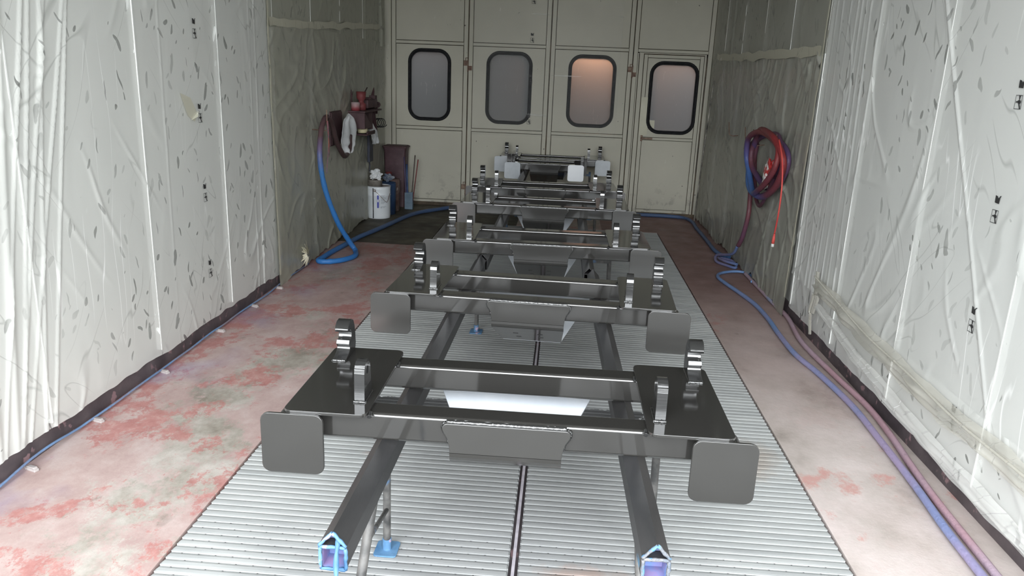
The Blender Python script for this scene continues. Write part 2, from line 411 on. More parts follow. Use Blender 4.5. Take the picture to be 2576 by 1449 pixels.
# ------------------------------------------------------------------ setting
XL, XR, YB, ZC = -2.245, 1.80, 10.04, 3.45
GL, GR, GC = -1.3417, 1.147, -.0968
GY0, GY1 = 2.04 - .488 * 2, 8.88
def struct(mb, name, m_, bevel=0, parent=None):
    o = mb.build(name, m_, parent, bevel)
    if not parent: tag(o, kind='structure')
    return o
fb = MB()
def slab(x0, x1, y0, y1, nx, ny):
    vs = []; fs = []
    for j in range(ny + 1):
        for i in range(nx + 1):
            vs.append((x0 + (x1 - x0) * i / nx, y0 + (y1 - y0) * j / ny, 0))
    for j in range(ny):
        for i in range(nx):
            a = j * (nx + 1) + i; fs.append((a, a + 1, a + nx + 2, a + nx + 1))
    fb.add(vs, fs)
slab(XL - .25, GL, -.5, YB + .1, 2, 10); slab(GR, XR + .2, -.5, YB + .1, 2, 10)
slab(GL, GR, GY1, YB + .1, 2, 2); slab(GL, GR, -.5, GY0, 2, 2)
# sides of the pit
fb.add([(GL, GY0, 0), (GL, GY1, 0), (GL, GY1, -.35), (GL, GY0, -.35)], [(0, 1, 2, 3)])
fb.add([(GR, GY0, 0), (GR, GY1, 0), (GR, GY1, -.35), (GR, GY0, -.35)], [(0, 3, 2, 1)])
fb.add([(GL, GY1, 0), (GR, GY1, 0), (GR, GY1, -.35), (GL, GY1, -.35)], [(0, 1, 2, 3)])
fb.add([(GL, GY0, 0), (GR, GY0, 0), (GR, GY0, -.35), (GL, GY0, -.35)], [(0, 1, 2, 3)])
struct(fb, 'floor', M_floor)
struct(MB().box(GL, GR, GY0, GY1, -.37, -.35), 'floor_pit', M_pit)
struct(MB().box(-12, 12, -16, -.5, -.05, -.004), 'ground', mottled('darkened_yard_ground', (.05, .05, .05), (.07, .07, .068), 2, .8))  # unseen yard, darkened to cut bounce and reflections in the frames
struct(MB().box(-14, 14, -20, -19, 0, 3.3), 'wall_light_blocker', mottled('light_blocker_grey', (.22, .22, .21), (.3, .3, .29), 2, .8))  # unseen wall added behind the camera to block low light
struct(MB().box(XL - .2, XR + .2, -.5, YB + 2.6, ZC, ZC + .1), 'ceiling', M_ceil)
def xl(y): return XL - max(0.0, y - 5.8) * .022      # the left wall splays out a little towards the doors
def side_wall(name, x, s, joints):
    b = MB()
    if s > 0: b.prism([(XL, -.5), (XL, 5.8), (xl(YB + .1), YB + .1), (XL - .25, YB + .1), (XL - .25, -.5)], 'z', 0, ZC)
    else: b.box(x, x + .08, -.5, YB + .1, 0, ZC)
    o = struct(b, name, M_wall)
    j = MB()
    xw = x
    for y in joints:
        x = xl(y) if s > 0 else xw
        j.prism([(y - .008, x), (y - .0035, x + .0255 * s), (y + .0035, x + .0255 * s), (y + .008, x)], 'z', .115, ZC, M=Matrix(((0, 1, 0, 0), (1, 0, 0, 0), (0, 0, 1, 0), (0, 0, 0, 1))))
    jo = j.build('panel_joint', M_joint, o); return o
jl = [3.016 + .9665 * i for i in range(-4, 8)]
jr = [3.0 + .9 * i for i in range(-4, 8)]
side_wall('wall_left', XL, 1, jl); side_wall('wall_right', XR, -1, jr)
struct(MB().prism([(XL, -.5), (XL, 5.8), (xl(YB), YB), (xl(YB) + .012, YB), (XL + .012, 5.8), (XL + .012, -.5)], 'z', 0, .112), 'baseboard_left', M_skirt, .003)
struct(MB().box(XR - .012, XR, -.5, YB, 0, .105), 'baseboard_right', M_skirt, .003)
struct(MB().box(XL, XR, YB - .012, YB + .02, 0, .045), 'baseboard_back', M_grime, .003)
struct(MB().box(XL - .2, XR + .2, YB + .045, YB + .06, 0, .001), 'wall_back', M_grime)
# hall behind the doors
h = MB(); h.box(-3.2, 3.2, YB + 2.6, YB + 2.7, 0, ZC + .1); h.box(-3.2, 3.2, YB + .1, YB + 2.6, -.1, 0)
h.box(-3.3, -3.2, YB + .1, YB + 2.7, 0, ZC); h.box(3.2, 3.3, YB + .1, YB + 2.7, 0, ZC)
struct(h, 'wall_hall', mat('hall_grey', (.06, .065, .07), .8))

# folding doors ------------------------------------------------------
def holed(mb, x0, x1, z0, z1, ya, yb, hole):
    """front-facing plate with a rounded window hole"""
    hx = [p[0] for p in hole]; hz = [p[1] for p in hole]; cx = (min(hx) + max(hx)) / 2; cz = (min(hz) + max(hz)) / 2
    outer = []
    for p in hole:
        dx, dz = p[0] - cx, p[1] - cz
        t = min([((x1 if dx > 0 else x0) - cx) / dx if abs(dx) > 1e-9 else 1e9, ((z1 if dz > 0 else z0) - cz) / dz if abs(dz) > 1e-9 else 1e9])
        outer.append([cx + dx * t, cz + dz * t])
    for c in ((x0, z0), (x0, z1), (x1, z0), (x1, z1)):
        i = min(range(len(outer)), key=lambda k: (outer[k][0] - c[0]) ** 2 + (outer[k][1] - c[1]) ** 2); outer[i] = list(c)
    n = len(hole); vs = [(p[0], ya, p[1]) for p in hole] + [(p[0], ya, p[1]) for p in outer] + [(p[0], yb, p[1]) for p in hole]
    fs = [(i, (i + 1) % n, n + (i + 1) % n, n + i) for i in range(n)] + [(i, 2 * n + i, 2 * n + (i + 1) % n, (i + 1) % n) for i in range(n)]
    mb.add(vs, fs)
def window(parent, x0, x1, z0, z1, y):
    r = .15; ring = rrect(x0 + .011, x1 - .011, z0 + .011, z1 - .011, r, 8)
    gk = MB(); gk.tube([(p[0], y - .002, p[1]) for p in ring], .0165, 8, closed=True)
    ring2 = rrect(x0 + .03, x1 - .03, z0 + .03, z1 - .03, r - .018, 8)
    gk.tube([(p[0], y + .004, p[1]) for p in ring2], .010, 8, closed=True)
    gk.build('window_gasket', M_rubber, parent)
    MB().prism(rrect(x0 + .012, x1 - .012, z0 + .012, z1 - .012, r - .01, 8), 'y', y + .010, y + .016).build('window_pane', M_pane, parent)
def leaf(n, x0, x1, win, first=False):
    d = thing('door_%d' % n, (0, 0, 0), None, None, kind='structure')
    y = YB; st = .052
    f = MB()
    f.box(x0 + .003, x0 + st, y - .012, y + .03, .04, ZC); f.box(x1 - st, x1 - .003, y - .012, y + .03, .04, ZC)
    zr = (2.040, 2.075)
    f.box(x0 + st + .003, x1 - st - .003, y - .010, y + .03, *zr)
    if win:
        f.box(x0 + st + .003, x1 - st - .003, y - .010, y + .03, .985, 1.02)
        f.box(x0 + st + .003, x1 - st - .003, y - .010, y + .03, .04, .075)
    f.build('door_frame', M_door, d, .003)
    p = MB(); a, b = x0 + st + .008, x1 - st - .008
    p.box(a, b, y - .006, y + .02, 2.083, ZC - .02)
    if win:
        p.box(a, b, y - .006, y + .02, .083, .977)
        holed(p, a, b, 1.028, 2.032, y - .006, y + .02, rrect(win[0] + .012, win[1] - .012, win[2] + .012, win[3] - .012, .14, 8))
    p.build('door_panel', M_door, d)
    bk = MB(); yo = .028 + .004 * (n % 2)
    if win:
        holed(bk, x0 - .008, x1 + .008, .02, ZC, y + yo, y + yo + .006, rrect(win[0] + .018, win[1] - .018, win[2] + .018, win[3] - .018, .132, 8))
        window(d, *win, y - .008)
    else:
        bk.box(x0 - .006, x1 + .03, y + yo, y + yo + .01, 2.0, ZC); bk.box(x0 - .006, .94, y + yo, y + yo + .01, 0, 2.05); bk.box(1.67, x1 + .03, y + yo, y + yo + .01, 0, 2.05)
    bk.build('door_back', M_grime, d); return d
w1 = (-2.020, -1.478, 1.100, 1.983); w2 = (-1.020, -.446, 1.097, 1.984); w3 = (.014, .605, 1.100, 1.981); w4 = (1.030, 1.656, 1.058, 1.938)
d1 = leaf(1, -2.236, -1.262, w1); d2 = leaf(2, -1.254, -.230, w2); d3 = leaf(3, -.222, .800, w3); d4 = leaf(4, .806, 1.775, None)
MB().box(XL - .1, -2.240, YB - .03, YB + .05, 0, ZC).box(1.779, XR + .1, YB - .03, YB + .05, 0, ZC).build('door_post', M_door, d1, .004)
# wicket frame and wicket door in leaf 4
f = MB(); y = YB
f.box(.862, .876, y - .006, y + .02, .05, 2.03); f.box(.884, .934, y - .012, y + .02, .04, 2.03)
f.box(1.682, 1.706, y - .012, y + .02, .04, 2.03); f.box(.88, 1.706, y - .012, y + .02, 2.024, 2.036)
f.build('wicket_frame', M_door, d4, .003)
d5 = thing('door_5', (0, 0, 0), None, None, kind='structure')
f = MB(); f.box(.942, .985, y - .018, y + .02, .045, 2.014); f.box(1.632, 1.675, y - .018, y + .02, .045, 2.014)
f.box(.987, 1.630, y - .016, y + .02, 1.978, 2.014); f.box(.987, 1.630, y - .016, y + .02, .975, 1.005); f.box(.987, 1.630, y - .016, y + .02, .045, .08)
f.build('door_frame', M_door, d5, .003)
p = MB(); p.box(.992, 1.625, y - .010, y + .02, .086, .969)
holed(p, .992, 1.625, 1.011, 1.972, y - .010, y + .02, rrect(w4[0] + .008, w4[1] - .033, w4[2] + .012, w4[3] - .012, .14, 8))
p.build('door_panel', M_door, d5)
window(d5, w4[0], w4[1] - .025, w4[2], w4[3], y - .014)
bk = MB(); holed(bk, .93, 1.685, .02, 2.05, y + .024, y + .030, rrect(w4[0] + .018, w4[1] - .043, w4[2] + .018, w4[3] - .018, .132, 8))
bk.build('door_back', M_grime, d5)
hd = MB(); hd.box(.975, 1.120, y - .055, y - .035, .982, 1.004); hd.tube([(.985, y - .045, .993), (.985, y, .993)], .010, 8); hd.box(.972, .998, y - .024, y - .016, .955, 1.03)
hd.build('door_handle', M_rust, d5, .003)
tp = MB(); tp.box(.945, 1.05, y - .0205, y - .0195, 1.03, 1.50); tp.box(1.07, 1.135, y - .006, y - .004, 1.12, 1.22, )
tp.build('tape_strip', mottled('yellowed_clear_tape', (.50, .48, .36), (.56, .54, .42), 5, .35), d5)
def hinge(parent, x, z):
    b = MB(); b.box(x - .055, x - .008, YB - .018, YB - .010, z - .02, z + .045); b.box(x + .008, x + .05, YB - .018, YB - .010, z - .075, z - .02)
    b.tube([(x, YB - .022, z - .09), (x, YB - .022, z + .06)], .009, 8); b.tube([(x - .03, YB - .02, z + .03), (x - .03, YB - .02, z + .075), (x - .004, YB - .02, z + .075)], .005, 6)
    b.build('hinge', M_rust, parent, .0015)
hinge(d1, -1.258, 1.815); hinge(d3, .803, 1.815); hinge(d1, -1.258, .25)

# ------------------------------------------------------------------ grating
def grate(x0, x1, y0, bumps, name):
    b = MB(); p = .488 / 12
    for i in range(12):
        ya = y0 + i * p
        prof = [(ya + .0025, -.022), (ya + .0025, -.005), (ya + .005, -.0018), (ya + .014, -.0004), (ya + .028, .0), (ya + .0362, -.0016), (ya + .0362, -.022)]
        b.prism(prof, 'x', x0 + .010, x1 - .010)
        b.prism([(ya + .008, -.02), (ya + .008, -.001), (ya + .030, -.004), (ya + .030, -.02)], 'x', x0 + .005, x1 - .005)
        if bumps:
            xx = x0 + .05 + (.03 if i % 2 else 0)
            while xx < x1 - .04:
                b.k = 1; b.lathe([(.0036, -.01), (.0036, -.0030), (0, -.0030)], (xx, ya + .0365, .001), 8); b.k = 0; xx += .062
    b.box(x0 + .3, x0 + .305, y0, y0 + .484, -.05, -.02); b.box(x1 - .305, x1 - .30, y0, y0 + .484, -.05, -.02)
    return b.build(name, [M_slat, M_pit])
side = {0: ('left', GL + .004, GC - .0115), 1: ('right', GC + .0125, GR - .004)}
words = ['front', 'second', 'third', 'fourth', 'fifth', 'sixth', 'seventh', 'eighth', 'ninth', 'tenth', 'eleventh', 'twelfth', 'thirteenth', 'back']
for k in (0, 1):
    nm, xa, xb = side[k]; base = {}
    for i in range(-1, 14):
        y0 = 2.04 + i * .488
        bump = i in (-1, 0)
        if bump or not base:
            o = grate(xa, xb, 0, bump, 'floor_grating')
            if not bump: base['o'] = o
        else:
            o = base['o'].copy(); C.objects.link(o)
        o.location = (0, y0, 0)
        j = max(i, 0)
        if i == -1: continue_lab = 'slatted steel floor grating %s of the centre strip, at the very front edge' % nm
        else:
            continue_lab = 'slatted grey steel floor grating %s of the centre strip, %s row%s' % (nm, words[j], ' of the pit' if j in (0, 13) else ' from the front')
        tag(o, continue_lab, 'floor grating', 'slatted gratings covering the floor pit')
b = MB(); b.box(GC - .0055, GC + .0065, GY0, GY1, -.018, -.001)
tag(b.build('grating_support_bar', M_bar, None, .001), 'narrow lilac-grey bar running between the left and right gratings', 'bar')
b = MB(); b.box(GC - .016, GC + .016, GY0, GY1, -.03, -.018)
tag(b.build('grating_support_channel', M_skirt), 'dark steel channel under the narrow centre bar', 'channel')

# ------------------------------------------------------------------ films on the walls
def film_h(y, z, amp, seed, folds, soft):
    d = .5 + .5 * noise.noise(Vector((seed, y * .9, z * .9)))
    wv = noise.noise(Vector((seed * 5.3, y * .9, z * .9))) * .6
    u = y * .8 + z * .6; w = -y * .6 + z * .8
    m1 = max(0, noise.noise(Vector((seed + 11, y * 1.1, z * 1.1)))); m2 = max(0, noise.noise(Vector((seed + 17, y * 1.3, z * 1.3))))
    r2_ = max(0, 1 - abs(noise.noise(Vector((seed + 7, u * 1.1, w * 3.2 + wv)))) * 14) * m1
    r3 = max(0, 1 - abs(noise.noise(Vector((seed + 3, u * 3.4, w * 1.0 - wv)))) * 14) * m2
    r1 = max(0, 1 - abs(noise.noise(Vector((seed + 5, y * 3.0 + wv, z * .35)))) * 7) ** 2
    h_ = amp * (.9 * d + 1.6 * r2_ + 1.6 * r3 + .12 * r1) + .05 * amp * noise.noise(Vector((seed, y * 6, z * 4)))
    if soft:
        q1 = noise.noise(Vector((seed, u * 1.5, w * 1.5))) * 1.2
        h_ += soft * (.5 + .5 * noise.noise(Vector((seed, y * 1.1 + q1 * .3, z * 1.2)))) * (1.2 - min(1, z / 1.8))
        cr = max(0, 1 - abs(noise.noise(Vector((seed + 2, u * 1.3, w * 3.4 + q1)))) * 6) ** 1.5 + .8 * max(0, 1 - abs(noise.noise(Vector((seed + 9, u * 3.0 + q1, w * 1.1)))) * 6) ** 1.5
        h_ += soft * .45 * cr * max(0, .35 + noise.noise(Vector((seed + 4, y * 1.3, z * 1.5)))) + soft * .08 * noise.noise(Vector((seed, y * 9, z * 9)))
    for (fy, fw, fa, sl) in folds:
        e = (y - (fy + sl * (z - 1.2))) / fw
        h_ += fa * math.exp(-e * e) * max(.15, .6 + .8 * noise.noise(Vector((fy, z * 1.6, 0))))
    return .010 + max(0, h_)
def film(name, x, s, y0, y1, z0, z1, nx, nz, amp, seed, m_, folds=(), edge=.03, bot=None, soft=0):
    vs = []; fs = []
    for j in range(nz + 1):
        for i in range(nx + 1):
            y = y0 + (y1 - y0) * i / nx; t = j / nz; zb = z0
            if bot: zb = z0 + bot * (noise.noise(Vector((y * 2.3, seed, 0))) + .4 * noise.noise(Vector((y * 9, seed, 2))))
            z = zb + (z1 - zb) * t
            vs.append((x + s * film_h(y, z, amp, seed, folds, soft) + (xl(y) - XL if s > 0 else 0), y, z))
    for j in range(nz):
        for i in range(nx):
            a = j * (nx + 1) + i; fs.append((a, a + 1, a + nx + 2, a + nx + 1))
    b = MB(); b.add(vs, fs, True); return b.build(name, m_)
lf = [(3.28, .007, .012, .22), (3.20, .006, .012, .30), (3.15, .007, .012, .16), (3.10, .007, .012, .26), (3.05, .006, .012, .20), (2.98, .007, .014, .24), (2.92, .02, .014, .12), (2.74, .02, .014, .05), (5.55, .008, .010, .02), (5.45, .006, .006, .02), (4.22, .006, .004, .02)]
fL = film('wall_film', XL + .010, 1, .6, 5.86, .09, 3.35, 520, 260, .006, 1, M_filmL, lf, bot=.03)
tag(fL, 'milky wrinkled plastic film over the front half of the left wall', 'plastic film')
fLu = film('wall_film', XL + .010, 1, 5.80, 9.98, 1.98, 3.35, 180, 60, .008, 3, M_filmLd, [(8.9, .02, .03, 0), (9.7, .03, .05, 0), (9.5, .015, .03, 0)])
tag(fLu, 'grey dusty plastic film high on the left wall above the shelf', 'plastic film')
fLd = film('wall_film', XL + .014, 1, 5.78, 9.90, .02, 2.03, 260, 130, .010, 2, M_filmLd, [(8.9, .03, .012, .1)], bot=.05, soft=.035)
tag(fLd, 'dusted olive-grey plastic film behind the blue hose and the shelf', 'plastic film')
rf = [(5.12, .008, .009, .0), (5.02, .008, .006, .03), (4.92, .008, .008, .05), (4.80, .007, .006, .0), (5.22, .007, .009, -.03), (5.34, .007, .007, -.02), (5.45, .007, .007, .02), (5.58, .007, .006, .0), (3.45, .010, .010, .6), (2.72, .012, .014, .35), (2.85, .012, .012, .5)]
fR = film('wall_film', XR - .010, -1, .6, 5.76, .34, 3.35, 520, 250, .007, 5, M_filmR, rf, bot=.015)
tag(fR, 'milky wrinkled plastic film over the front half of the right wall', 'plastic film')
fRl = film('wall_film', XR - .008, -1, .6, 5.74, .085, .42, 280, 24, .006, 11, M_filmR, [], bot=.02)
tag(fRl, 'low strip of clear film between rolled film edge and right skirting', 'plastic film')
fRu = film('wall_film', XR - .010, -1, 5.68, 9.98, 1.93, 3.35, 180, 60, .008, 7, M_filmRd, [(8.9, .02, .03, 0)])
tag(fRu, 'grey dusty plastic film high on the right wall above the hooks', 'plastic film')
rd = [(6.3, .010, .012, -.35), (6.1, .008, .012, -.22), (5.92, .008, .012, -.08), (7.9, .03, .012, .15)]
fRd = film('wall_film', XR - .014, -1, 5.72, 9.92, .03, 1.98, 260, 130, .012, 6, M_filmRd, rd, bot=.08, soft=.045)
tag(fRd, 'heavily crumpled dusty plastic film behind the coiled red hose', 'plastic film')
# film on the doors
vs = []; fs = []
for j in range(41):
    for i in range(41):
        xx = -1.2 + 1.85 * i / 40; zz = .95 + 2.4 * j / 40
        vs.append((xx, YB - .030 - .004 * noise.noise(Vector((xx * 3, 5, zz * 2))), zz))
for j in range(40):
    for i in range(40):
        a = j * 41 + i; fs.append((a, a + 1, a + 42, a + 41))
b = MB(); b.add(vs, fs, True); fB = b.build('door_film', M_filmB)
tag(fB, 'clear scratched plastic film over the two middle door leaves', 'plastic film')
# printed marks of a paint pot and a spray gun, repeated down the film
def mark(parent, P, ax, s=1.0):
    """P(u,v) -> point; can icon above, framed spray gun below"""
    def poly(b, pts): b.add([P(u, v) for u, v in pts], [tuple(range(len(pts)))])
    b = MB()
    poly(b, [(-.016, .040), (.016, .038), (.017, .062), (.023, .071), (.018, .072), (.006, .060), (-.004, .068), (-.018, .070)])
    w = .0022
    for q in ([(-.022, .012), (.024, .012), (.024, .012 - w), (-.022, .012 - w)], [(-.022, -.042), (.026, -.042), (.026, -.042 + w), (-.022, -.042 + w)],
              [(-.022, .012), (-.022 + w, .012), (-.022 + w, -.042), (-.022, -.042)], [(.024, .012), (.024 - w, .012), (.026 - w, -.042), (.026, -.042)]): poly(b, q)
    poly(b, [(-.001, .012), (.012, .012), (.009, -.006), (.004, -.006)])
    poly(b, [(-.018, -.010), (-.010, -.012), (.004, -.006), (.016, -.008), (.020, -.016), (.012, -.023), (.002, -.020), (-.006, -.015), (-.018, -.020), (-.013, -.015)])
    poly(b, [(.003, -.020), (.012, -.021), (.024, -.041), (.015, -.041)])
    b.build('printed_mark', M_ink, parent)
for z in (1.882, 1.392, .905, .416):
    mark(fL, lambda u, v, z=z: (XL + .010 + film_h(4.64 + u, z + v, .006, 1, lf, 0) + .004, 4.640 + u, z + v), 'x')
for z in (2.17, 1.69, 1.235, .762, .310):
    mark(fR, lambda u, v, z=z: (XR - .010 - film_h(3.235 - u, z + v, .007, 5, rf, 0) - .004, 3.235 - u, z + v), 'x')
for z in (2.60, 2.145, 1.65, 1.15):
    mark(fB, lambda u, v, z=z: (-.462 + u, YB - .037, z + v), 'y')
# tape strips holding the dusted sheets
def strip(path, w, name, parent, m_, ax='x', s=1):
    vs = []; fs = []
    for i, p in enumerate(path):
        a = Vector(path[max(0, i - 1)]); b_ = Vector(path[min(len(path) - 1, i + 1)]); t = (b_ - a).normalized()
        n = t.cross(Vector((1, 0, 0))).normalized(); ww = w * (1 + .35 * noise.noise(Vector(p) * 6))
        for k, off in ((-1, 0), (1, 0), (1, .0015), (-1, .0015)):
            vs.append(Vector(p) + n * ww * k + Vector((s * off, 0, 0)))
    for i in range(len(path) - 1):
        for k in range(4): fs.append((i * 4 + k, i * 4 + (k + 1) % 4, i * 4 + 4 + (k + 1) % 4, i * 4 + 4 + k))
    b = MB(); b.add(vs, fs); return b.build(name, m_, parent)
def jit(P, n, amp):
    return [Vector(p) + Vector((0, noise.noise(Vector((i * .35, 1, 2))) * amp, noise.noise(Vector((i * .35, 7, 3))) * amp)) for i, p in enumerate(catmull(P, n))]
M_tapec = film_mat('creamy_clear_tape', (.66, .64, .52), .75, 12, .2)
tag(strip(jit([(XL + .034, 5.83, 3.3), (XL + .034, 5.80, 2.0), (XL + .045, 5.79, 1.0), (XL + .05, 5.80, .09)], 14, .012), .012, 'tape_strip', None, M_tapec), 'cream tape line running down the left wall film', 'tape', 'tape lines on the wall film')
tag(strip(jit([(XL + .045, 5.80, 2.01), (xl(7) + .045, 7, 2.06), (xl(8.4) + .045, 8.4, 2.14), (xl(9.6) + .045, 9.6, 2.2)], 14, .02), .03, 'tape_strip', None, M_tapec), 'cream tape line running level along the left wall film', 'tape', 'tape lines on the wall film')
tag(strip(jit([(XR - .036, 5.74, 3.3), (XR - .038, 5.71, 1.95), (XR - .05, 5.73, 1.0), (XR - .06, 5.75, .15)], 14, .014), .011, 'tape_strip', None, M_tapec, s=-1), 'cream tape line running down the right wall film', 'tape', 'tape lines on the wall film')
tag(strip(jit([(XR - .05, 5.72, 1.945), (XR - .05, 7, 1.96), (XR - .05, 8.4, 1.97), (XR - .05, 9.6, 2.0)], 14, .02), .035, 'tape_strip', None, M_tapec, s=-1), 'cream tape line running level along the right wall film', 'tape', 'tape lines on the wall film')

# rolled and sagging lower edge of the right film: a ragged folded band
def bundle(P, wds, name, m_, x, s, seed, thick=.03, nu=10):
    c = catmull([(0, p[0], p[1]) for p in P], 12); n = len(c); vs = []; fs = []
    for i, p in enumerate(c):
        t = (c[min(n - 1, i + 1)] - c[max(0, i - 1)]).normalized(); nn = Vector((0, -t.z, t.y))
        if nn.z < 0: nn = -nn
        f = i / (n - 1) * (len(wds) - 1); k = min(int(f), len(wds) - 2); w = wds[k] + (wds[k + 1] - wds[k]) * (f - k)
        for j in range(nu + 1):
            a = j / nu - .5
            ww = w * (1 + .35 * noise.noise(Vector((p.y * 5, seed, 0)))) if a < 0 else w
            q = p + nn * a * ww
            d = thick * (.35 + .5 * math.cos(a * math.pi) + .5 * noise.noise(Vector((seed, p.y * 5, a * 5))) + .25 * math.sin(a * 21 + p.y * 2))
            vs.append((x + s * max(.002, d), q.y, q.z))
    for i in range(n - 1):
        for j in range(nu):
            a = i * (nu + 1) + j; fs.append((a, a + 1, a + nu + 2, a + nu + 1))
    b = MB(); b.add(vs, fs, True); return b.build(name, m_)
M_yfold = film_mat('yellowed_folded_film', (.62, .60, .53), .52, 15, .5)
o = bundle([(5.07, .44), (4.6, .40), (4.1, .365), (3.6, .345), (3.2, .335), (2.9, .35), (2.55, .35), (2.0, .36)], [.10, .12, .12, .11, .10, .10, .12, .12], 'rolled_film_edge', M_yfold, XR - .035, -1, 3, .05)
tag(o, 'yellowish rolled edge of film sagging along the low right wall', 'plastic film')
b = MB(); b.tube(catmull([(XR - .085, 5.07, .49), (XR - .08, 4.6, .44), (XR - .085, 4.1, .40), (XR - .08, 3.55, .385), (XR - .085, 3.1, .37), (XR - .08, 2.6, .38), (XR - .08, 2.0, .39)], 10), .006, 6)
tag(b.build('folded_film_ridge', M_yfold), 'thin cream cord-like fold on top of the rolled film edge', 'plastic film')
o = bundle([(5.02, .30), (4.55, .24), (4.05, .19), (3.6, .16), (3.2, .14), (2.8, .13), (2.3, .12), (1.8, .12)], [.05, .08, .09, .08, .08, .08, .08, .08], 'film_fold', M_fold, XR - .03, -1, 8, .04)
tag(o, 'white twisted film fold slanting down to the right skirting', 'plastic film')
o = bundle([(5.08, .52), (5.06, .36), (5.10, .22), (5.05, .09)], [.09, .10, .07, .04], 'film_tail', M_yfold, XR - .05, -1, 5, .025)
tag(o, 'torn yellowish film tail hanging at the far end of the rolled edge', 'plastic film')
# torn hole on the left
c0 = Vector((XL + .05, 6.38, .13)); b = MB()
for k in range(26):
    a = k * 2.4; r0 = .03 + .012 * math.sin(k * 5); r1 = .075 + .06 * random.random()
    p0 = c0 + Vector((.02, math.cos(a) * r0 * .6, math.sin(a) * r0)); p1 = c0 + Vector((.01 * random.random(), math.cos(a) * r1 * .8, math.sin(a) * r1))
    t = Vector((0, -math.sin(a), math.cos(a))) * .012
    b.add([p0 - t, p0 + t + Vector((.012, 0, 0)), p1 + t * .4, p1 - t * .4], [(0, 1, 2, 3)])
b.k = 1; b.prism([(c0.y + .02 * math.cos(q), c0.z + .035 * math.sin(q)) for q in [i * .524 for i in range(12)]], 'x', c0.x, c0.x + .012)
tag(b.build('torn_film_patch', [M_tape, M_pit]), 'frayed yellowish hole torn in the left film near the floor', 'torn film')

b = MB(); b.add([(XL + .033, 4.40, 1.53), (XL + .034, 4.52, 1.50), (XL + .036, 4.60, 1.40), (XL + .036, 4.55, 1.36), (XL + .034, 4.47, 1.40)], [(0, 1, 2, 3, 4)]); b.add([(XL + .038, 4.50, 1.37), (XL + .055, 4.56, 1.39), (XL + .040, 4.60, 1.42), (XL + .036, 4.55, 1.41)], [(0, 1, 2, 3)])
tag(b.build('tape_patch', M_tapec), 'small yellowish tape patch beside a printed mark on the left film', 'tape')

# cable and clips along the left skirting
b = MB(); pts = []
for i in range(60):
    yy = 1.2 + i * .09; pts.append((XL + .035 + .02 * noise.noise(Vector((yy * 2.1, 0, 0))) + .006, yy, .016 + max(0, .035 * noise.noise(Vector((yy * 1.9, 4, 0))))))
b.tube(catmull(pts, 3), .006, 6)
tag(b.build('skirting_cable', hose_mat('cable_blue_grey', [(.35, (.14, .15, .22)), (.5, (.16, .28, .48)), (.65, (.25, .22, .26))], 1.5)), 'thin blue-grey cable running along the foot of the left wall', 'cable')
b0 = MB(); b0.box(-.032, .032, -.011, .011, 0, .012); b0.prism([(-.030, .012), (.030, .012), (.022, .02), (-.022, .018)], 'y', -.009, .009)
clip0 = None
for i, (cy, wd) in enumerate(((2.80, 'nearest the camera'), (3.28, 'second from the camera'), (3.92, 'third from the camera'), (4.65, 'fourth from the camera'), (5.22, 'fifth from the camera'), (5.72, 'farthest one, by the tape line'))):
    if clip0 is None: o = clip0 = b0.build('cable_clip', mottled('dusty_pink_grey_clip', (.36, .32, .31), (.48, .44, .43), 20), None, .002)
    else: o = clip0.copy(); C.objects.link(o)
    o.location = (XL + .062, cy, 0); o.rotation_euler = (0, 0, -.35 + .2 * math.sin(i * 3)); tag(o, 'flat grey clip on the left skirting cable, ' + wd, 'clip', 'clips holding the cable along the left skirting')

# ------------------------------------------------------------------ steel frames on the trestles
K = .83
ZR = .671
def plate(b, outline, axis, a, c): b.prism(outline, axis, a, c)
def bead(path, r, parent, seed=0, name='weld_bead'):
    pts = catmull(path, 10); rr = [r * (1 + .45 * noise.noise(Vector((i * .9, seed, 0)))) for i in range(len(pts))]
    b = MB(); b.tube(pts, rr, 7); return b.build(name, M_weld, parent)
def cut_profile():
    """hook seen from the side, (y, z), mouth open to the front"""
    P = [(.575, 0), (.585, .03), (.580, .07), (.570, .11), (.553, .137), (.528, .148), (.500, .146), (.480, .134), (.470, .118), (.474, .108)]
    for i in range(7): a = R_(60 - i * 32); P.append((.505 + .022 * math.cos(a) * .9 - .0 , .088 + .024 * math.sin(a)))
    P += [(.486, .060), (.484, .052), (.492, .046), (.497, .038), (.494, .028), (.480, .018), (.455, .011), (.438, .008), (.432, 0)]
    return P
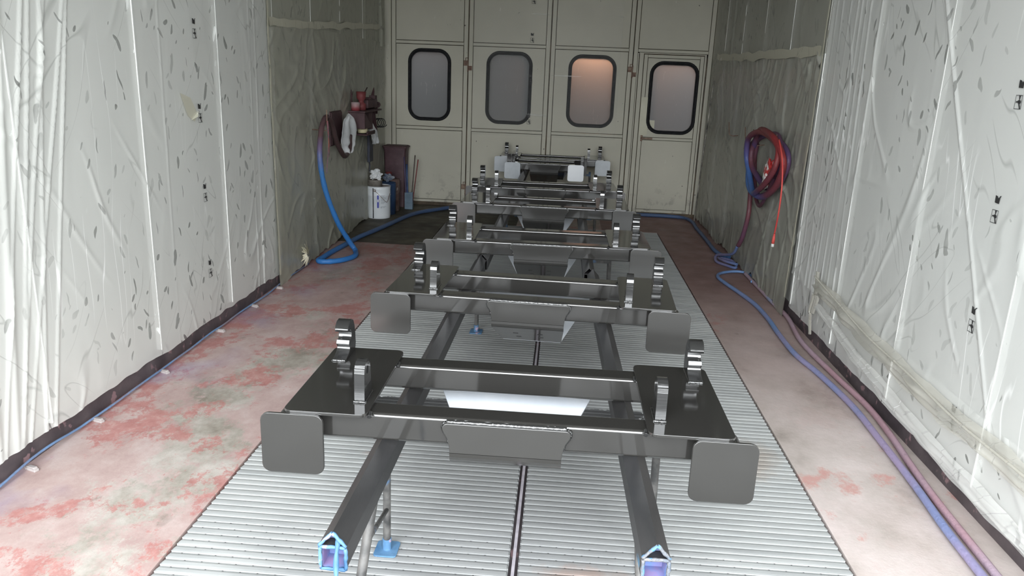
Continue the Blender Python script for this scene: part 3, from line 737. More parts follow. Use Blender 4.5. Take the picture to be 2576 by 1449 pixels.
def make_frame(half=.745, cx_end=.7295, top_in=.474, with_top=True, pad=M_plate, trough=True, tilt=0):
    root = thing('steel_frame', (0, 0, 0), None, 'steel frame')
    k = K
    for y0 in (0, .46):
        b = MB(); b.box(-half * k, half * k, y0 * k, (y0 + .101) * k, 0, .101 * k); b.build('cross_beam', M_black, root, .011, 4)
        sm = MB()
    if with_top:
        for s in (-1, 1):
            r = .03; xa, xb = sorted((s * top_in, s * .765)); o_ = rrect(xa, xb, -.045, .595, r, 4)
            b = MB(); b.prism([(p[0] * k, p[1] * k) for p in o_], 'z', .102 * k, .114 * k); sp = b.build('side_plate', M_black, root, .0015)
            # hook
            xc = s * .705; b = MB(); b.prism([(p[0] * k - .0, (p[1] + .1135) * k) for p in cut_profile()], 'x', (xc - .027) * k, (xc + .027) * k)
            b.build('hook', M_cut, root, .0015)
            bead([((xc - .026) * k, .430 * k, .117 * k), ((xc + .026) * k, .430 * k, .117 * k)], .0048, root, 3 + s)
            bead([((xc - .026) * k, .43 * k, .115 * k), ((xc - .026) * k, .58 * k, .115 * k)], .003, root, 9 + s)
            # lug with hole
            xc = s * .523; b = MB(); out = []
            for i in range(9): a = R_(180 - i * 22.5); out.append((.098 + .042 * math.cos(a), .106 + .040 * math.sin(a)))
            out = [(.054, 0)] + [(.056, .105)] + out[1:] + [(.146, .07), (.165, 0)]
            hole = [(.100 + .015 * math.cos(R_(t)), .108 + .015 * math.sin(R_(t))) for t in range(0, 360, 30)]
            x0, x1 = (xc - .018) * k, (xc + .018) * k
            # side faces with hole, built as a fan of quads between outline and hole
            no = len(out); nh = len(hole)
            def near(p): 
                a = math.atan2(p[1] - .108, p[0] - .100); return int(round((math.degrees(a) % 360) / 30)) % nh
            for xx in (x0, x1):
                vs = [(xx, p[0] * k, (p[1] + .1135) * k) for p in out] + [(xx, p[0] * k, (p[1] + .1135) * k) for p in hole]
                fs = []
                for i in range(no):
                    j = (i + 1) % no; a, c = near(out[i]), near(out[j])
                    if a == c: fs.append((i, j, no + a))
                    else:
                        # walk round the hole from a to c the short way (outline runs clockwise)
                        seq = [a]
                        step = -1 if ((a - c) % nh) <= nh // 2 else 1
                        while seq[-1] != c: seq.append((seq[-1] + step) % nh)
                        fs.append(tuple([i, j] + [no + q for q in reversed(seq)]))
                b.add(vs, fs)
            ring = [(x0, p[0] * k, (p[1] + .1135) * k) for p in out] + [(x1, p[0] * k, (p[1] + .1135) * k) for p in out]
            b.add(ring, [(i, (i + 1) % no, no + (i + 1) % no, no + i) for i in range(no)])
            ring = [(x0, p[0] * k, (p[1] + .1135) * k) for p in hole] + [(x1, p[0] * k, (p[1] + .1135) * k) for p in hole]
            b.add(ring, [(i, (i + 1) % nh, nh + (i + 1) % nh, nh + i) for i in range(nh)])
            b.build('lug', M_cut, root)
            bead([((xc - .021) * k, .051 * k, .117 * k), ((xc + .021) * k, .051 * k, .117 * k)], .0042, root, 5 + s)
            bead([((xc - s * .020) * k, .055 * k, .116 * k), ((xc - s * .020) * k, .16 * k, .116 * k)], .003, root, 15 + s)
            bead([((s * top_in - s * .006) * k, -.028 * k, .100 * k), ((s * top_in - s * .004) * k, -.002 * k, .106 * k)], .0065, root, 25 + s)
            bead([((s * top_in - s * .003) * k, .452 * k, .100 * k), ((s * top_in - s * .003) * k, .475 * k, .106 * k)], .005, root, 35 + s)
    # end plates with their square stubs behind
    for s in (-1, 1):
        p_ = pad if not isinstance(pad, (tuple, list)) else pad[0 if s < 0 else 1]
        o_ = rrect((s * cx_end - .1085) * k, (s * cx_end + .1085) * k, -.116 * k, .106 * k, .030 * k, 5)
        M = Matrix.Translation((0, -.045 * k, 0)) @ Matrix.Rotation(tilt, 4, 'X')
        b = MB(); b.prism(o_, 'y', -.012 * k, 0, M=M); e = b.build('end_plate', p_, root, .0018)
        q = rrect((s * cx_end - .05) * k, (s * cx_end + .05) * k, -.0 * k, .1 * k, .01 * k, 3)
        b = MB(); b.prism(q, 'y', -.047 * k, .02 * k); b.build('end_stub', M_black, e)
    # centre bracket: wide at the top, waisted below, rolled back at its lower edge
    L = [(-.205, .092), (-.213, .088), (-.219, .078), (-.219, .068), (-.212, .054), (-.203, .040), (-.198, .024), (-.194, .004), (-.192, -.018)]
    L = [(p[0], p[1]) for p in L]; outl = L + [(-p[0], p[1]) for p in L[::-1]]
    b = MB(); b.prism([(p[0] * k, p[1] * k) for p in outl], 'y', -.024 * k, -.0005)
    b.build('centre_bracket', M_plate, root, .0025, 2)
    b = MB(); prof = [(-.024, -.018), (-.023, -.032), (-.017, -.044), (-.006, -.055), (.361, -.246), (.364, -.238), (.0, -.046), (-.008, -.036), (-.012, -.018)]
    xs = [-.192, .192]; n = len(prof)
    vs = []
    for s in (-1, 1):
        for i, (yy, zz) in enumerate(prof):
            hw = .192 if yy < .05 else .172
            vs.append((s * hw * k, yy * k, zz * k))
    b.add(vs, [tuple(range(n)), tuple(range(n, 2 * n))] + [(i, (i + 1) % n, n + (i + 1) % n, n + i) for i in range(n)], False)
    lp = b.build('lower_plate', M_plate, root)
    for (sx, t) in ((-.075, .40), (-.065, .68), (.06, .40), (.06, .68)):
        yy = -.006 + .367 * t; zz = -.055 - .191 * t
        b = MB(); M = Matrix.Translation((sx * k, (yy) * k, (zz) * k)) @ Matrix.Rotation(-math.atan2(.191, .367), 4, 'X')
        b.prism(rrect(-.012, .012, -.004, .004, .0035, 3), 'z', -.0012, .001, M=M); b.build('slot', M_pit, lp)
    bead([(-.205 * k, -.012 * k, .094 * k), (-.1 * k, -.012 * k, .0935 * k), (.1 * k, -.012 * k, .0935 * k), (.205 * k, -.012 * k, .094 * k)], .0075, root, 41)
    for s in (-1, 1):
        bead([(s * .208 * k, -.010 * k, .092 * k), (s * .221 * k, -.008 * k, .078 * k), (s * .216 * k, -.008 * k, .056 * k), (s * .203 * k, -.008 * k, .036 * k), (s * .198 * k, -.008 * k, .012 * k)], .0036, root, 50 + s)
    if trough:
        b = MB(); a0 = (.655, -.022, .339); a1 = (.364, -.243, .168); t = .007
        vs = []
        for (yy, zz, hw) in (a0, a1):
            for s in (-1, 1):
                vs += [(s * hw * k, yy * k, zz * k), (s * hw * k, (yy + t * .5) * k, (zz - t) * k)]
        b.add(vs, [(0, 2, 6, 4), (1, 3, 7, 5), (0, 1, 3, 2), (4, 5, 7, 6), (0, 1, 5, 4), (2, 3, 7, 6)])
        tag(b.build('inner_plate', M_inner, root), 'pale sloping inner plate')
    return root
def copy_tree(o, parent=None):
    c = o.copy(); C.objects.link(c)
    if parent: c.parent = parent
    for ch in [q for q in list(bpy.data.objects) if q.parent == o]: copy_tree(ch, c)
    return c
F0 = make_frame()
frames = [(2.39, -.14, 0.0, 'glossy black steel frame nearest the camera, pale plate showing through its middle'),
          (3.87, -.137, -2.4, 'second glossy black steel frame from the front, blue foot visible just in front'),
          (5.31, -.115, .3, 'third black steel frame from the front, white triangles beside its bracket'),
          (6.935, -.1455, -1.0, 'fourth black steel frame from the front, its hooks overlapping the door bottoms'),
          (8.083, -.1655, 1.5, 'fifth black steel frame, standing just before the narrow frame with pale plates'),
          (11.24, -.15, 0.0, 'rearmost wide black steel frame with pale end plates, against the doors')]
src = F0
for i, (y, x, rz, lab) in enumerate(frames):
    o = F0 if i == 0 else copy_tree(F0)
    o.location = (x * K, y * K, ZR + .0005); o.rotation_euler = (0, 0, R_(rz)); tag(o, lab, 'steel frame', 'black steel frames set across the trestles')
    if i == 5:
        for q in [q for q in bpy.data.objects if q.parent == o and q.name.startswith('end_plate')]:
            q.data = q.data.copy(); q.data.materials[0] = M_pad; q['label'] = 'pale grey end plate'
NF = make_frame(half=.42, cx_end=.43, with_top=False, pad=(M_pad, M_padw), trough=False)
NF.location = (-.203, 10.50 * K, ZR + .0005)
tag(NF, 'narrow black steel frame with one grey and one white end plate', 'steel frame', 'black steel frames set across the trestles')
b = MB(); b.box(-.455 * K, -.435 * K, -.03 * K, .5 * K, .02 * K, .215 * K); b.box(-.51 * K, -.40 * K, .0 * K, .02 * K, .10 * K, .215 * K); b.build('upright_plate', M_black, NF, .002)
b = MB(); b.box(.535 * K, .575 * K, -.03 * K, .05 * K, -.04 * K, .20 * K); b.box(.42 * K, .54 * K, .0, .05 * K, .02 * K, .08 * K); b.build('upright_plate', M_plate, NF, .002)
b = MB(); b.box(-.40 * K, -.37 * K, .0, .08 * K, .20 * K, .235 * K); b.build('lug', M_cut, NF, .002)
b = MB(); b.box(.49 * K, .53 * K, .0, .05 * K, .08 * K, .20 * K); b.build('lug', M_cut, NF, .002)

# ------------------------------------------------------------------ rails and trestles
def rail(name, A, B, label, blue):
    """square tube with an angle iron welded on as a ridge; A, B = (x, y) of the ridge line"""
    L = math.hypot(B[0] - A[0], B[1] - A[1]); ang = math.atan2(-(B[0] - A[0]), B[1] - A[1])
    root = thing(name, (A[0], A[1], ZR), label, 'support rail', 'ridged support rails under the frames', rz=ang)
    w = .030; t = .004
    b = MB()
    for (x0, x1, z0, z1) in ((-w, w, -.099, -.095), (-w, w, -.042, -.038), (-w, -w + t, -.095, -.042), (w - t, w, -.095, -.042)):
        b.box(x0, x1, 0, L, z0, z1)
    b.build('square_tube', M_rail, root)
    b = MB(); b.prism([(-w - .003, -.036), (0, 0), (w + .003, -.036), (w - .001, -.036), (0, -.005), (-w + .001, -.036)], 'y', -.004, L)
    b.build('ridge_angle', M_rail, root)
    pts = [(-w - .002, .02 + .08 * i, -.0365) for i in range(int(L / .08))]
    if blue:
        e = MB(); q = .0042
        for (p0, p1) in (((-w, -.097), (w, -.097)), ((-w, -.040), (w, -.040)), ((-w, -.097), (-w, -.040)), ((w, -.097), (w, -.040)), ((-w - .002, -.036), (0, -.001)), ((0, -.001), (w + .002, -.036))):
            path = [Vector((p0[0] + (p1[0] - p0[0]) * s_ / 7, -.004, p0[1] + (p1[1] - p0[1]) * s_ / 7)) for s_ in range(8)]
            e.tube([p + Vector((wobble((p.x + blue, 1, p.z), 90, .002), 0, wobble((p.x, 5, p.z), 90, .002))) for p in path], [q * (1.1 + .5 * noise.noise(p * 120)) for p in path], 6)
        e.build('paint_crust', M_blue if blue == 1 else M_crust, root)
        e = MB(); e.box(-w + .005, w - .005, .05, .051, -.094, -.043); e.box(-w + t, -w + t + .001, 0, .1, -.094, -.043); e.box(w - t - .001, w - t, 0, .1, -.094, -.043)
        e.box(-w + t, w - t, .0, .1, -.0945, -.0935)
        e.add([(-w + .004, .03, -.037), (w - .004, .03, -.037), (0, .03, -.007)], [(0, 1, 2)])
        e.build('inner_overspray', M_bluein, root)
    return root
rail('support_rail', (-.481, 1.525), (-.452, 4.40), 'left front ridged rail with a bright blue crusted open end', 1)
rail('support_rail', (.268, 1.570), (.205, 4.20), 'right front ridged rail with a grey flaking open end and blue inside', 2)
rail('support_rail', (-.444, 4.43), (-.43, 9.88), 'left rear ridged rail running under the farther frames', 0)
rail('support_rail', (.185, 4.23), (.174, 7.30), 'right middle ridged rail running under the third to fifth frames', 0)
rail('support_rail', (.125, 8.72), (.125, 9.86), 'short right ridged rail under the two rearmost frames', 0)
# blue brush-shaped drip rod at the left rail end
b = MB(); b.tube(catmull([(-.470, 1.535, .648), (-.468, 1.505, .62), (-.462, 1.48, .56), (-.455, 1.46, .48), (-.45, 1.45, .40)], 6), [.006 + .0015 * math.sin(i) for i in range(25)], 8)
tag(b.build('hanging_strap', M_blue), 'blue paint-crusted strap hanging from the left front rail end', 'strap')
def trestle(name, x, y, xr, label):
    """front leg leaning back to the rail, upright rear post, diagonal brace low between them"""
    root = thing(name, (0, 0, 0), label, 'trestle', 'trestles holding up the rails')
    sg = -1 if x < 0 else 1
    f0 = Vector((xr + sg * .045 if x < 0 else xr + .036, y - .36, 0)); f1 = Vector((xr, y - .10, ZR - .100))
    p0 = Vector((x, y + .43, 0)); p1 = Vector((x - sg * .016, y + .37, ZR - .075))
    for a, c_ in (((f0, f1), (p0, p1)) if y < 3 else ((p0, p1),)):
        b = MB(); b.tube([a + (c_ - a) * (i / 9) for i in range(10)], .0138, 12); lg = b.build('leg', M_post, root)
        b = MB(); b.prism(rrect(a.x - .042, a.x + .042, a.y - .048, a.y + .048, .012, 3), 'z', 0.001, .007); b.tube([a + Vector((0, 0, .004)), a + (c_ - a) * .09], .0165, 12)
        b.build('foot_plate', M_blue, lg, .001)
    if y < 3: b = MB(); b.tube([p0 + (p1 - p0) * .30, f0 + (f1 - f0) * .76], .008, 8); b.build('brace', M_post, root)
    b = MB(); b.box(min(p1.x, xr) - .012, max(p1.x, xr) + .012, p1.y - .014, p1.y + .014, ZR - .125, ZR - .101); b.build('head_bar', M_post, root, .001)
    return root
for y, a in ((2.0, ('front left trestle with a blue square foot beside the nearest rail', 'front right trestle, its blue foot half hidden behind the rail')),
             (4.52, ('second left trestle with a round-edged blue foot under the second frame', 'second right trestle, dark post showing behind the second frame')),
             (7.05, ('third left trestle hidden in the dark under the fourth frame', 'third right trestle, dark post showing between third and fourth frames')),
             (9.1, ('rear left trestle under the rearmost frames', 'rear right trestle under the rearmost frames'))):
    trestle('trestle', -.565 if y < 4 else -.525, y, -.474 if y < 4 else -.442, a[0]); trestle('trestle', .385 if y < 4 else .355, y, .262 if y < 4 else .178 if y < 8 else .125, a[1])

# ------------------------------------------------------------------ left wall things
XW = XL + .05
M_hoseL = hose_mat('blue_masked_hose', [(.30, (.03, .16, .44)), (.48, (.045, .17, .42)), (.57, (.13, .10, .19)), (.64, (.10, .055, .06))], 2.0, (.42, .25, .05), True)
hp = [(-2.15, 7.72, 1.06), (-2.14, 7.66, .93), (-2.14, 7.50, .87), (-2.14, 7.34, .945), (-2.14, 7.20, 1.06), (-2.14, 7.08, 1.21), (-2.14, 6.94, 1.275), (-2.135, 6.81, 1.23), (-2.13, 6.72, 1.14), (-2.115, 6.63, .93), (-2.10, 6.72, .64), (-2.04, 6.87, .33), (-1.97, 7.02, .11), (-1.92, 7.02, .035), (XW + .315, 6.84, .026), (XW + .25, 6.66, .026), (XW + .14, 6.57, .026), (XW + .055, 6.58, .026), (XW + .055, 6.70, .026), (XW + .065, 6.95, .026), (XW + .10, 7.3, .026), (XW + .14, 7.7, .026), (XW + .22, 8.1, .026), (XW + .29, 8.5, .026), (XW + .36, 8.92, .026), (XW + .46, 9.27, .026), (XW + .66, 9.58, .026), (XW + .85, 9.80, .026), (-1.0, 9.90, .026), (-.5, 9.93, .026), (.3, 9.94, .026), (1.0, 9.93, .026), (1.42, 9.91, .026), (1.60, 9.83, .026), (1.655, 9.55, .026), (1.64, 9.2, .026), (1.64, 8.8, .026), (1.635, 8.35, .026), (1.63, 7.95, .026), (1.66, 7.72, .026), (1.72, 7.62, .03)]
b = MB(); c_ = catmull(hp, 8); b.tube(c_, [.024 + .003 * noise.noise(Vector((i * .4, 0, 0))) - (.004 if i > 260 else 0) for i in range(len(c_))], 10)
tag(b.build('masked_hose', M_hoseL), 'thick blue hose hung on the left wall and running across the floor', 'hose')
b = MB(); b.tube([(XL + .01, 6.80, 1.17), (-2.10, 6.80, 1.165), (-2.095, 6.80, 1.20), (-2.095, 6.79, 1.345)], .005, 6)
tag(b.build('wall_hook', M_rust), 'upright rusty wall hook holding the blue hose', 'hook', 'wire hooks on the walls')
b = MB(); b.tube(catmull([(-2.09, 6.79, 1.25), (-2.085, 6.79, 1.17), (-2.085, 6.80, 1.09), (-2.085, 6.81, 1.03), (-2.09, 6.83, .93)], 6), [.009 - .0003 * i for i in range(25)], 6)
b.tube(catmull([(-2.09, 6.82, 1.08), (-2.085, 6.78, .98), (-2.08, 6.73, .90), (-2.08, 6.70, .80)], 6), .004, 6)
tag(b.build('hanging_strap', mottled('orange_brown_cord', (.30, .08, .04), (.12, .09, .15), 12)), 'orange-brown strap dangling from the left wall hook over the hose', 'strap')
M_maroon = mottled('maroon_overspray', (.050, .022, .026), (.085, .045, .05), 7, .6, bump=.3)
M_red = mottled('dull_red_overspray', (.13, .025, .027), (.20, .05, .052), 9, .6)
b = MB(); b.box(0, .04, 7.33, 7.70, .975, 1.30); b.box(.04, .05, 7.34, 7.69, .985, 1.29)
o = b.build('wall_board', M_maroon, None, .004); o.location = (XL - .02, 0, 0); o.rotation_euler = (0, 0, 0)
tag(o, 'flat dark maroon board on the left wall beside the white cloth', 'board')
def cloth(name, rows, m_, label, seed, fold=.02):
    """hanging rag; rows = (z, y0, y1, x)"""
    nz, ny = 30, 20; vs = []; fs = []
    for j in range(nz + 1):
        t = j / nz * (len(rows) - 1); k = min(int(t), len(rows) - 2); f = t - k; r = [rows[k][i] * (1 - f) + rows[k + 1][i] * f for i in range(4)]
        for i in range(ny + 1):
            u = i / ny; yy = r[1] + (r[2] - r[1]) * u
            d = fold * (math.sin(u * 13 + seed + t * .7) + .8 * noise.noise(Vector((seed, u * 4, t * 1.2)))) * (.4 + .6 * j / nz)
            vs.append((r[3] + fold + d, yy, r[0] + .01 * noise.noise(Vector((u * 6, seed, t))) * (1 if j in (0, nz) else 0)))
    for j in range(nz):
        for i in range(ny):
            a = j * (ny + 1) + i; fs.append((a, a + 1, a + ny + 2, a + ny + 1))
    b = MB(); b.add(vs, fs, True); o = b.build(name, m_); sd = o.modifiers.new('thick', 'SOLIDIFY'); sd.thickness = .004
    return tag(o, label, 'cloth', 'rags around the left wall shelf')
M_cloth = mottled('grubby_white_cloth', (.62, .64, .66), (.78, .79, .80), 5, .85)
cloth('hanging_cloth', [(1.265, 7.66, 7.72, -2.175), (1.22, 7.52, 7.85, -2.17), (1.10, 7.42, 7.98, -2.165), (1.0, 7.45, 7.97, -2.165), (.94, 7.50, 7.86, -2.165), (.89, 7.55, 7.78, -2.165)], M_cloth, 'white cloth draped over the maroon board on the left wall', 2, .025)
XQ = xl(8.3) + .035
cloth('hanging_cloth', [(1.19, 8.46, 8.52, XQ + .09), (1.12, 8.45, 8.66, XQ + .10), (1.04, 8.50, 8.78, XQ + .10), (.96, 8.58, 8.86, XQ + .10), (.89, 8.64, 8.82, XQ + .10)], M_cloth, 'small white rag hanging right of the maroon wall shelf', 5, .02)
# wall shelf unit
s = thing('wall_shelf', (XQ, 8.25, 1.05), 'maroon overspray-covered wall box shelf carrying pots', 'shelf')
b = MB(); b.box(0, .20, -.24, .50, .215, .232); b.build('top_shelf', M_maroon, s, .003)
b = MB(); b.box(0, .19, -.22, -.20, .05, .215); b.box(0, .19, .10, .12, .03, .215); b.box(0, .015, -.2, .10, .03, .215); b.box(0.175, .19, -.2, .10, .05, .215); b.build('box_body', M_maroon, s, .003)
b = MB(); b.box(0, .21, -.20, .14, -.02, .0); b.box(.20, .21, -.20, .14, .0, .02); b.build('bottom_tray', M_maroon, s, .003)
b = MB(); b.lathe([(.0, 0), (.052, 0), (.052, .05), (.042, .05), (.042, 0)], (XQ + .13, 8.16, 1.052), 24)
tag(b.build('tape_roll', mottled('cream_tape_roll', (.62, .55, .34), (.70, .63, .42), 8)), 'cream roll of masking tape lying in the shelf tray', 'tape roll')
def pot(name, x, y, z, r, hh, m_, label, cat='pot', group='pots and cans on the wall shelf', taper=1.0):
    b = MB(); b.lathe([(0, 0), (r * taper, 0), (r * (taper + 1) / 2, hh * .5), (r, hh), (r * .9, hh), (r * .88 * taper, .006), (0, .006)], (x, y, z), 22)
    return tag(b.build(name, m_), label, cat, group)
zt = 1.05 + .2325
def can_mat():
    m = mat('red_dusted_can', (.3, .05, .05), .5); g = G(m); z = g.sep(g.obj())[2]
    g.col(g.ramp(g.math('ADD', g.math('MULTIPLY', g.math('SUBTRACT', z, zt), 9.0), g.math('MULTIPLY', g.noise(g.geo(), 20, 3), .2)), [(.25, (.28, .05, .06)), (.95, (.42, .36, .36))])); return m
pot('paint_can', XQ + .08, 8.08, zt, .045, .085, can_mat(), 'pale-topped small red can at the front of the shelf', 'can')
b = MB(); b.lathe([(0, 0), (.05, 0), (.052, .06), (.03, .08), (.028, .10), (.048, .12), (.052, .19), (.047, .19), (.04, .12), (0, .11)], (XQ + .10, 8.24, zt), 22)
tag(b.build('funnel_cup', M_red), 'dull red cup shaped like a funnel on the wall shelf', 'cup')
b = MB(); b.tube([(XQ + .03, 8.14, zt), (XQ + .02, 8.14, zt + .14), (XQ + .025, 8.13, zt + .21)], [.012, .009, .004], 8); b.tube([(XQ + .025, 8.145, zt + .13), (XQ + .03, 8.17, zt + .19)], [.006, .004], 6)
tag(b.build('spray_nozzle', M_maroon), 'thin maroon nozzle standing left of the funnel cup', 'nozzle')
b = MB(); b.tube([(XQ + .10, 8.26, zt + .13), (XQ + .12, 8.42, zt + .23)], .006, 6)
tag(b.build('stirring_stick', M_maroon), 'short stick leaning out of the funnel cup', 'stick')
g_ = thing('spray_gun', (XQ + .09, 8.60, zt), 'maroon spray-coated gun body resting across the shelf end', 'spray gun')
b = MB(); b.box(-.04, .05, -.22, .20, .01, .105); b.box(-.03, .05, -.12, -.02, .10, .125); b.build('gun_body', M_maroon, g_, .012, 3)
b = MB(); b.box(-.03, .04, .13, .22, .10, .14); b.tube([(0, .17, .13), (0, .22, .19), (0, .24, .225)], [.02, .012, .004], 8); b.build('needle_guard', M_maroon, g_, .004)
b = MB(); b.tube([(0, .20, .04), (0, .40, .03)], .022, 10); b.tube([(0, .40, .03), (0, .44, .03)], [.035, .03], 10); b.tube([(0, .36, .02), (0, .35, -.07)], .014, 8); b.build('nozzle', M_maroon, g_)
b = MB(); b.tube(catmull([(0, .20, 0), (.01, .17, -.1), (.01, .22, -.2), (.01, .26, -.30)], 6), .026, 10); b.build('grip', M_maroon, g_)
b = MB(); pts = []
for i in range(64):
    a = i * 2 * math.pi / 16; pts.append((XQ + .085 + .052 * math.cos(a) + .018 * i / 16, 8.90 + .02 * i / 16, 1.112 + .050 * math.sin(a)))
b.tube(pts, .0045, 6, smooth=True); tag(b.build('coiled_air_line', M_rubber), 'small black coiled air line hanging near the booth corner', 'coil')
b = MB(); b.lathe([(0, 0), (.05, 0), (.055, .06), (.04, .10), (0, .10)], (XQ + .06, 8.82, 1.09), 16); tag(b.build('red_cup', M_red), 'dull red round cup beside the small black coil', 'cup')
b = MB(); b.box(XQ + .04, XQ + .07, 8.70, 8.86, .68, 1.02); b.tube(catmull([(XQ + .05, 8.76, .70), (XQ + .05, 8.77, .64), (XQ + .05, 8.76, .57)], 4), .008, 6); b.box(XQ + .05, XQ + .07, 8.88, 8.94, .90, 1.1)
tag(b.build('hanging_glove', mottled('blue_black_rubber', (.02, .022, .03), (.045, .05, .075), 9), None, .008), 'dark blue-black rubber strip hanging below the small rag', 'glove')

# ------------------------------------------------------------------ back left corner
bk_ = thing('paint_bucket', (-2.160, 8.965, 0), 'white metal paint bucket with a blue label and wire handle', 'bucket')
r = .139; hh = .378
b = MB(); b.lathe([(0, .002), (r - .006, .002), (r - .003, .006), (r - .004, .02), (r, .03), (r, .27), (r + .003, .275), (r, .28), (r, hh - .03), (r + .003, hh - .02), (r, hh - .015), (r, hh)], n=40); b.build('bucket_body', mottled('white_enamel', (.70, .74, .78), (.78, .81, .84), 6, .3), bk_)
b = MB(); rm = [(r * math.cos(a), r * math.sin(a), hh) for a in [i * math.pi / 20 for i in range(40)]]; b.tube(rm, .006, 8, closed=True); b.build('rim', mottled('rim_metal', (.55, .58, .62), (.7, .72, .74), 8, .3), bk_)
b = MB(); b.lathe([(0, hh - .03), (r - .004, hh - .028), (r - .004, hh)], n=40); b.build('bucket_inside', mottled('grimy_inside', (.12, .10, .10), (.2, .18, .17), 10), bk_)
def decal(b, r, a0, a1, z0, z1, n=8):
    vs = []; 
    for i in range(n + 1):
        a = R_(a0 + (a1 - a0) * i / n)
        vs += [(r * math.cos(a), r * math.sin(a), z0), (r * math.cos(a), r * math.sin(a), z1)]
    b.add(vs, [(2 * i, 2 * i + 2, 2 * i + 3, 2 * i + 1) for i in range(n)])
b = MB(); decal(b, r + .0045, 254, 259.5, .01, hh - .012); b.build('drip_stripe', mottled('dark_paint_run', (.03, .03, .035), (.14, .14, .14), 12), bk_)
b = MB(); decal(b, r + .0045, 276, 284, .135, .285); b.build('blue_label', mat('label_blue', (.03, .04, .35), .4), bk_)
b = MB()
decal(b, r + .0055, 277.5, 282.5, .205, .236, 3)
b.build('label_lettering', mat('label_white', (.8, .82, .85), .4), bk_)
b = MB()
for i, z in enumerate([.278 - .0085 * k for k in range(12)]):
    decal(b, r + .0045, 293, 293 + 22 + 6 * math.sin(i * 5), z, z + .0028, 4)
decal(b, r + .0045, 293, 320, .150, .153, 4); decal(b, r + .0045, 293, 296, .132, .146, 2); decal(b, r + .0045, 298, 314, .139, .142, 4)
for z in (.14, .155, .17, .185, .2, .215): decal(b, r + .0045, 286.5, 288.5, z, z + .010, 2)
b.build('label_print', mat('print_grey', (.25, .27, .30), .6), bk_)
def cyl(a, z, rr=r + .008): return (rr * math.cos(R_(a)), rr * math.sin(R_(a)), z)
b = MB(); b.tube([cyl(266, .335), cyl(280, .305), cyl(295, .265, r + .012), cyl(310, .222, r + .014), cyl(322, .20, r + .012), cyl(330, .22), cyl(345, .3)], .0025, 6); b.build('wire_handle', M_rust, bk_)
b = MB(); pp = cyl(265, .34, r + .002); q = [Vector(pp) + Vector((math.cos(R_(265)) * .006, math.sin(R_(265)) * .006, 0)) + Vector((math.sin(t) * .013, 0, math.cos(t) * .013)) for t in [i * math.pi / 6 for i in range(12)]]; b.tube(q, .003, 6, closed=True); b.lathe([(0, 0), (.005, 0), (.005, .004), (0, .004)], pp, 8); b.build('handle_ear', M_rust, bk_)
b = MB(); b.lathe([(0, 0), (.086, 0), (.086, .085), (.090, .088), (.090, .098), (.078, .100), (.0, .094)], (-2.205, 8.965, hh - .028), 28)
tag(b.build('small_tin', mottled('brown_grey_tin', (.16, .14, .12), (.26, .24, .21), 14)), 'squat grey-brown tin standing in the white bucket', 'tin')
def crumple(name, c, rad, m_, label, cat, seed, sub=4, sc=(1, 1, 1), amp=.45):
    bm = bmesh.new(); bmesh.ops.create_icosphere(bm, subdivisions=sub, radius=1)
    for v in bm.verts:
        n = v.co.normalized(); d = 1 + amp * noise.noise(n * 1.7 + Vector((seed, 0, 0))) - amp * .6 * abs(noise.noise(n * 4.2 + Vector((0, seed, 0)))) + amp * .3 * noise.noise(n * 9)
        v.co = Vector((n.x * sc[0], n.y * sc[1], n.z * sc[2])) * rad * d
    me = bpy.data.meshes.new(name); bm.to_mesh(me); bm.free(); me.materials.append(m_)
    o = bpy.data.objects.new(name, me); C.objects.link(o); o.location = c; return tag(o, label, cat)
crumple('crumpled_paper', (-2.190, 8.94, .512), .062, M_cloth, 'crumpled white paper towel on top of the squat tin', 'paper', 3.3, sc=(1.1, .9, .9), amp=.7)
crumple('blue_rag', (-2.100, 9.22, .450), .050, mottled('blue_grey_rag', (.05, .08, .15), (.25, .27, .30), 20), 'crumpled blue-grey rag behind the white bucket', 'cloth', 8.1, sc=(1.2, .8, .8), amp=.8)
b = MB(); b.lathe([(0, .002), (.118, .002), (.122, .37), (.118, .385), (.112, .37), (0, .36)], (-2.135, 9.235, 0), 30)
tag(b.build('blue_drum', mottled('navy_drum', (.02, .045, .11), (.04, .08, .17), 8)), 'dark blue paint drum right behind the white bucket', 'drum')
b = MB(); b.lathe([(0, .002), (.09, .002), (.095, .37), (.09, .40), (0, .40)], (-2.105, 9.46, 0), 28)
tag(b.build('rusty_pail', mottled('brown_red_pail', (.10, .055, .05), (.20, .15, .13), 10, c3=(.32, .29, .27), s3=14, t3=.6)), 'tall rust-brown can between blue drum and scraper tin', 'can')
b = MB(); b.lathe([(0, 0), (.033, 0), (.038, .085), (.034, .085), (.03, .004), (0, .004)], (-2.140, 9.42, .402), 20)
tag(b.build('red_cup', M_red), 'small red cup on the brown can before the maroon bin', 'cup')
bn = thing('waste_bin', (-2.135, 9.84, 0), 'tall maroon bin with a flared lid in the left corner', 'bin')
b = MB(); vs = []
lv = [(0, .125, .10), (.05, .128, .10), (.70, .140, .105), (.755, .150, .110)]
nn_ = 24
for z, wx, wy in lv:
    o_ = rrect(-wx, wx, -wy, wy, .03, 5)
    for p in o_: vs.append((p[0] + .004 * noise.noise(Vector((p[0] * 9, p[1] * 9, z * 5))), p[1] + .006 * noise.noise(Vector((p[0] * 7, 3, z * 5))), z + .002))
n = len(o_); b.add(vs, [(l * n + i, l * n + (i + 1) % n, (l + 1) * n + (i + 1) % n, (l + 1) * n + i) for l in range(3) for i in range(n)], True); b.build('bin_body', mottled('maroon_bin', (.055, .025, .032), (.10, .055, .065), 6, .5, c3=(.22, .18, .19), s3=9, t3=.66, bump=.3), bn)
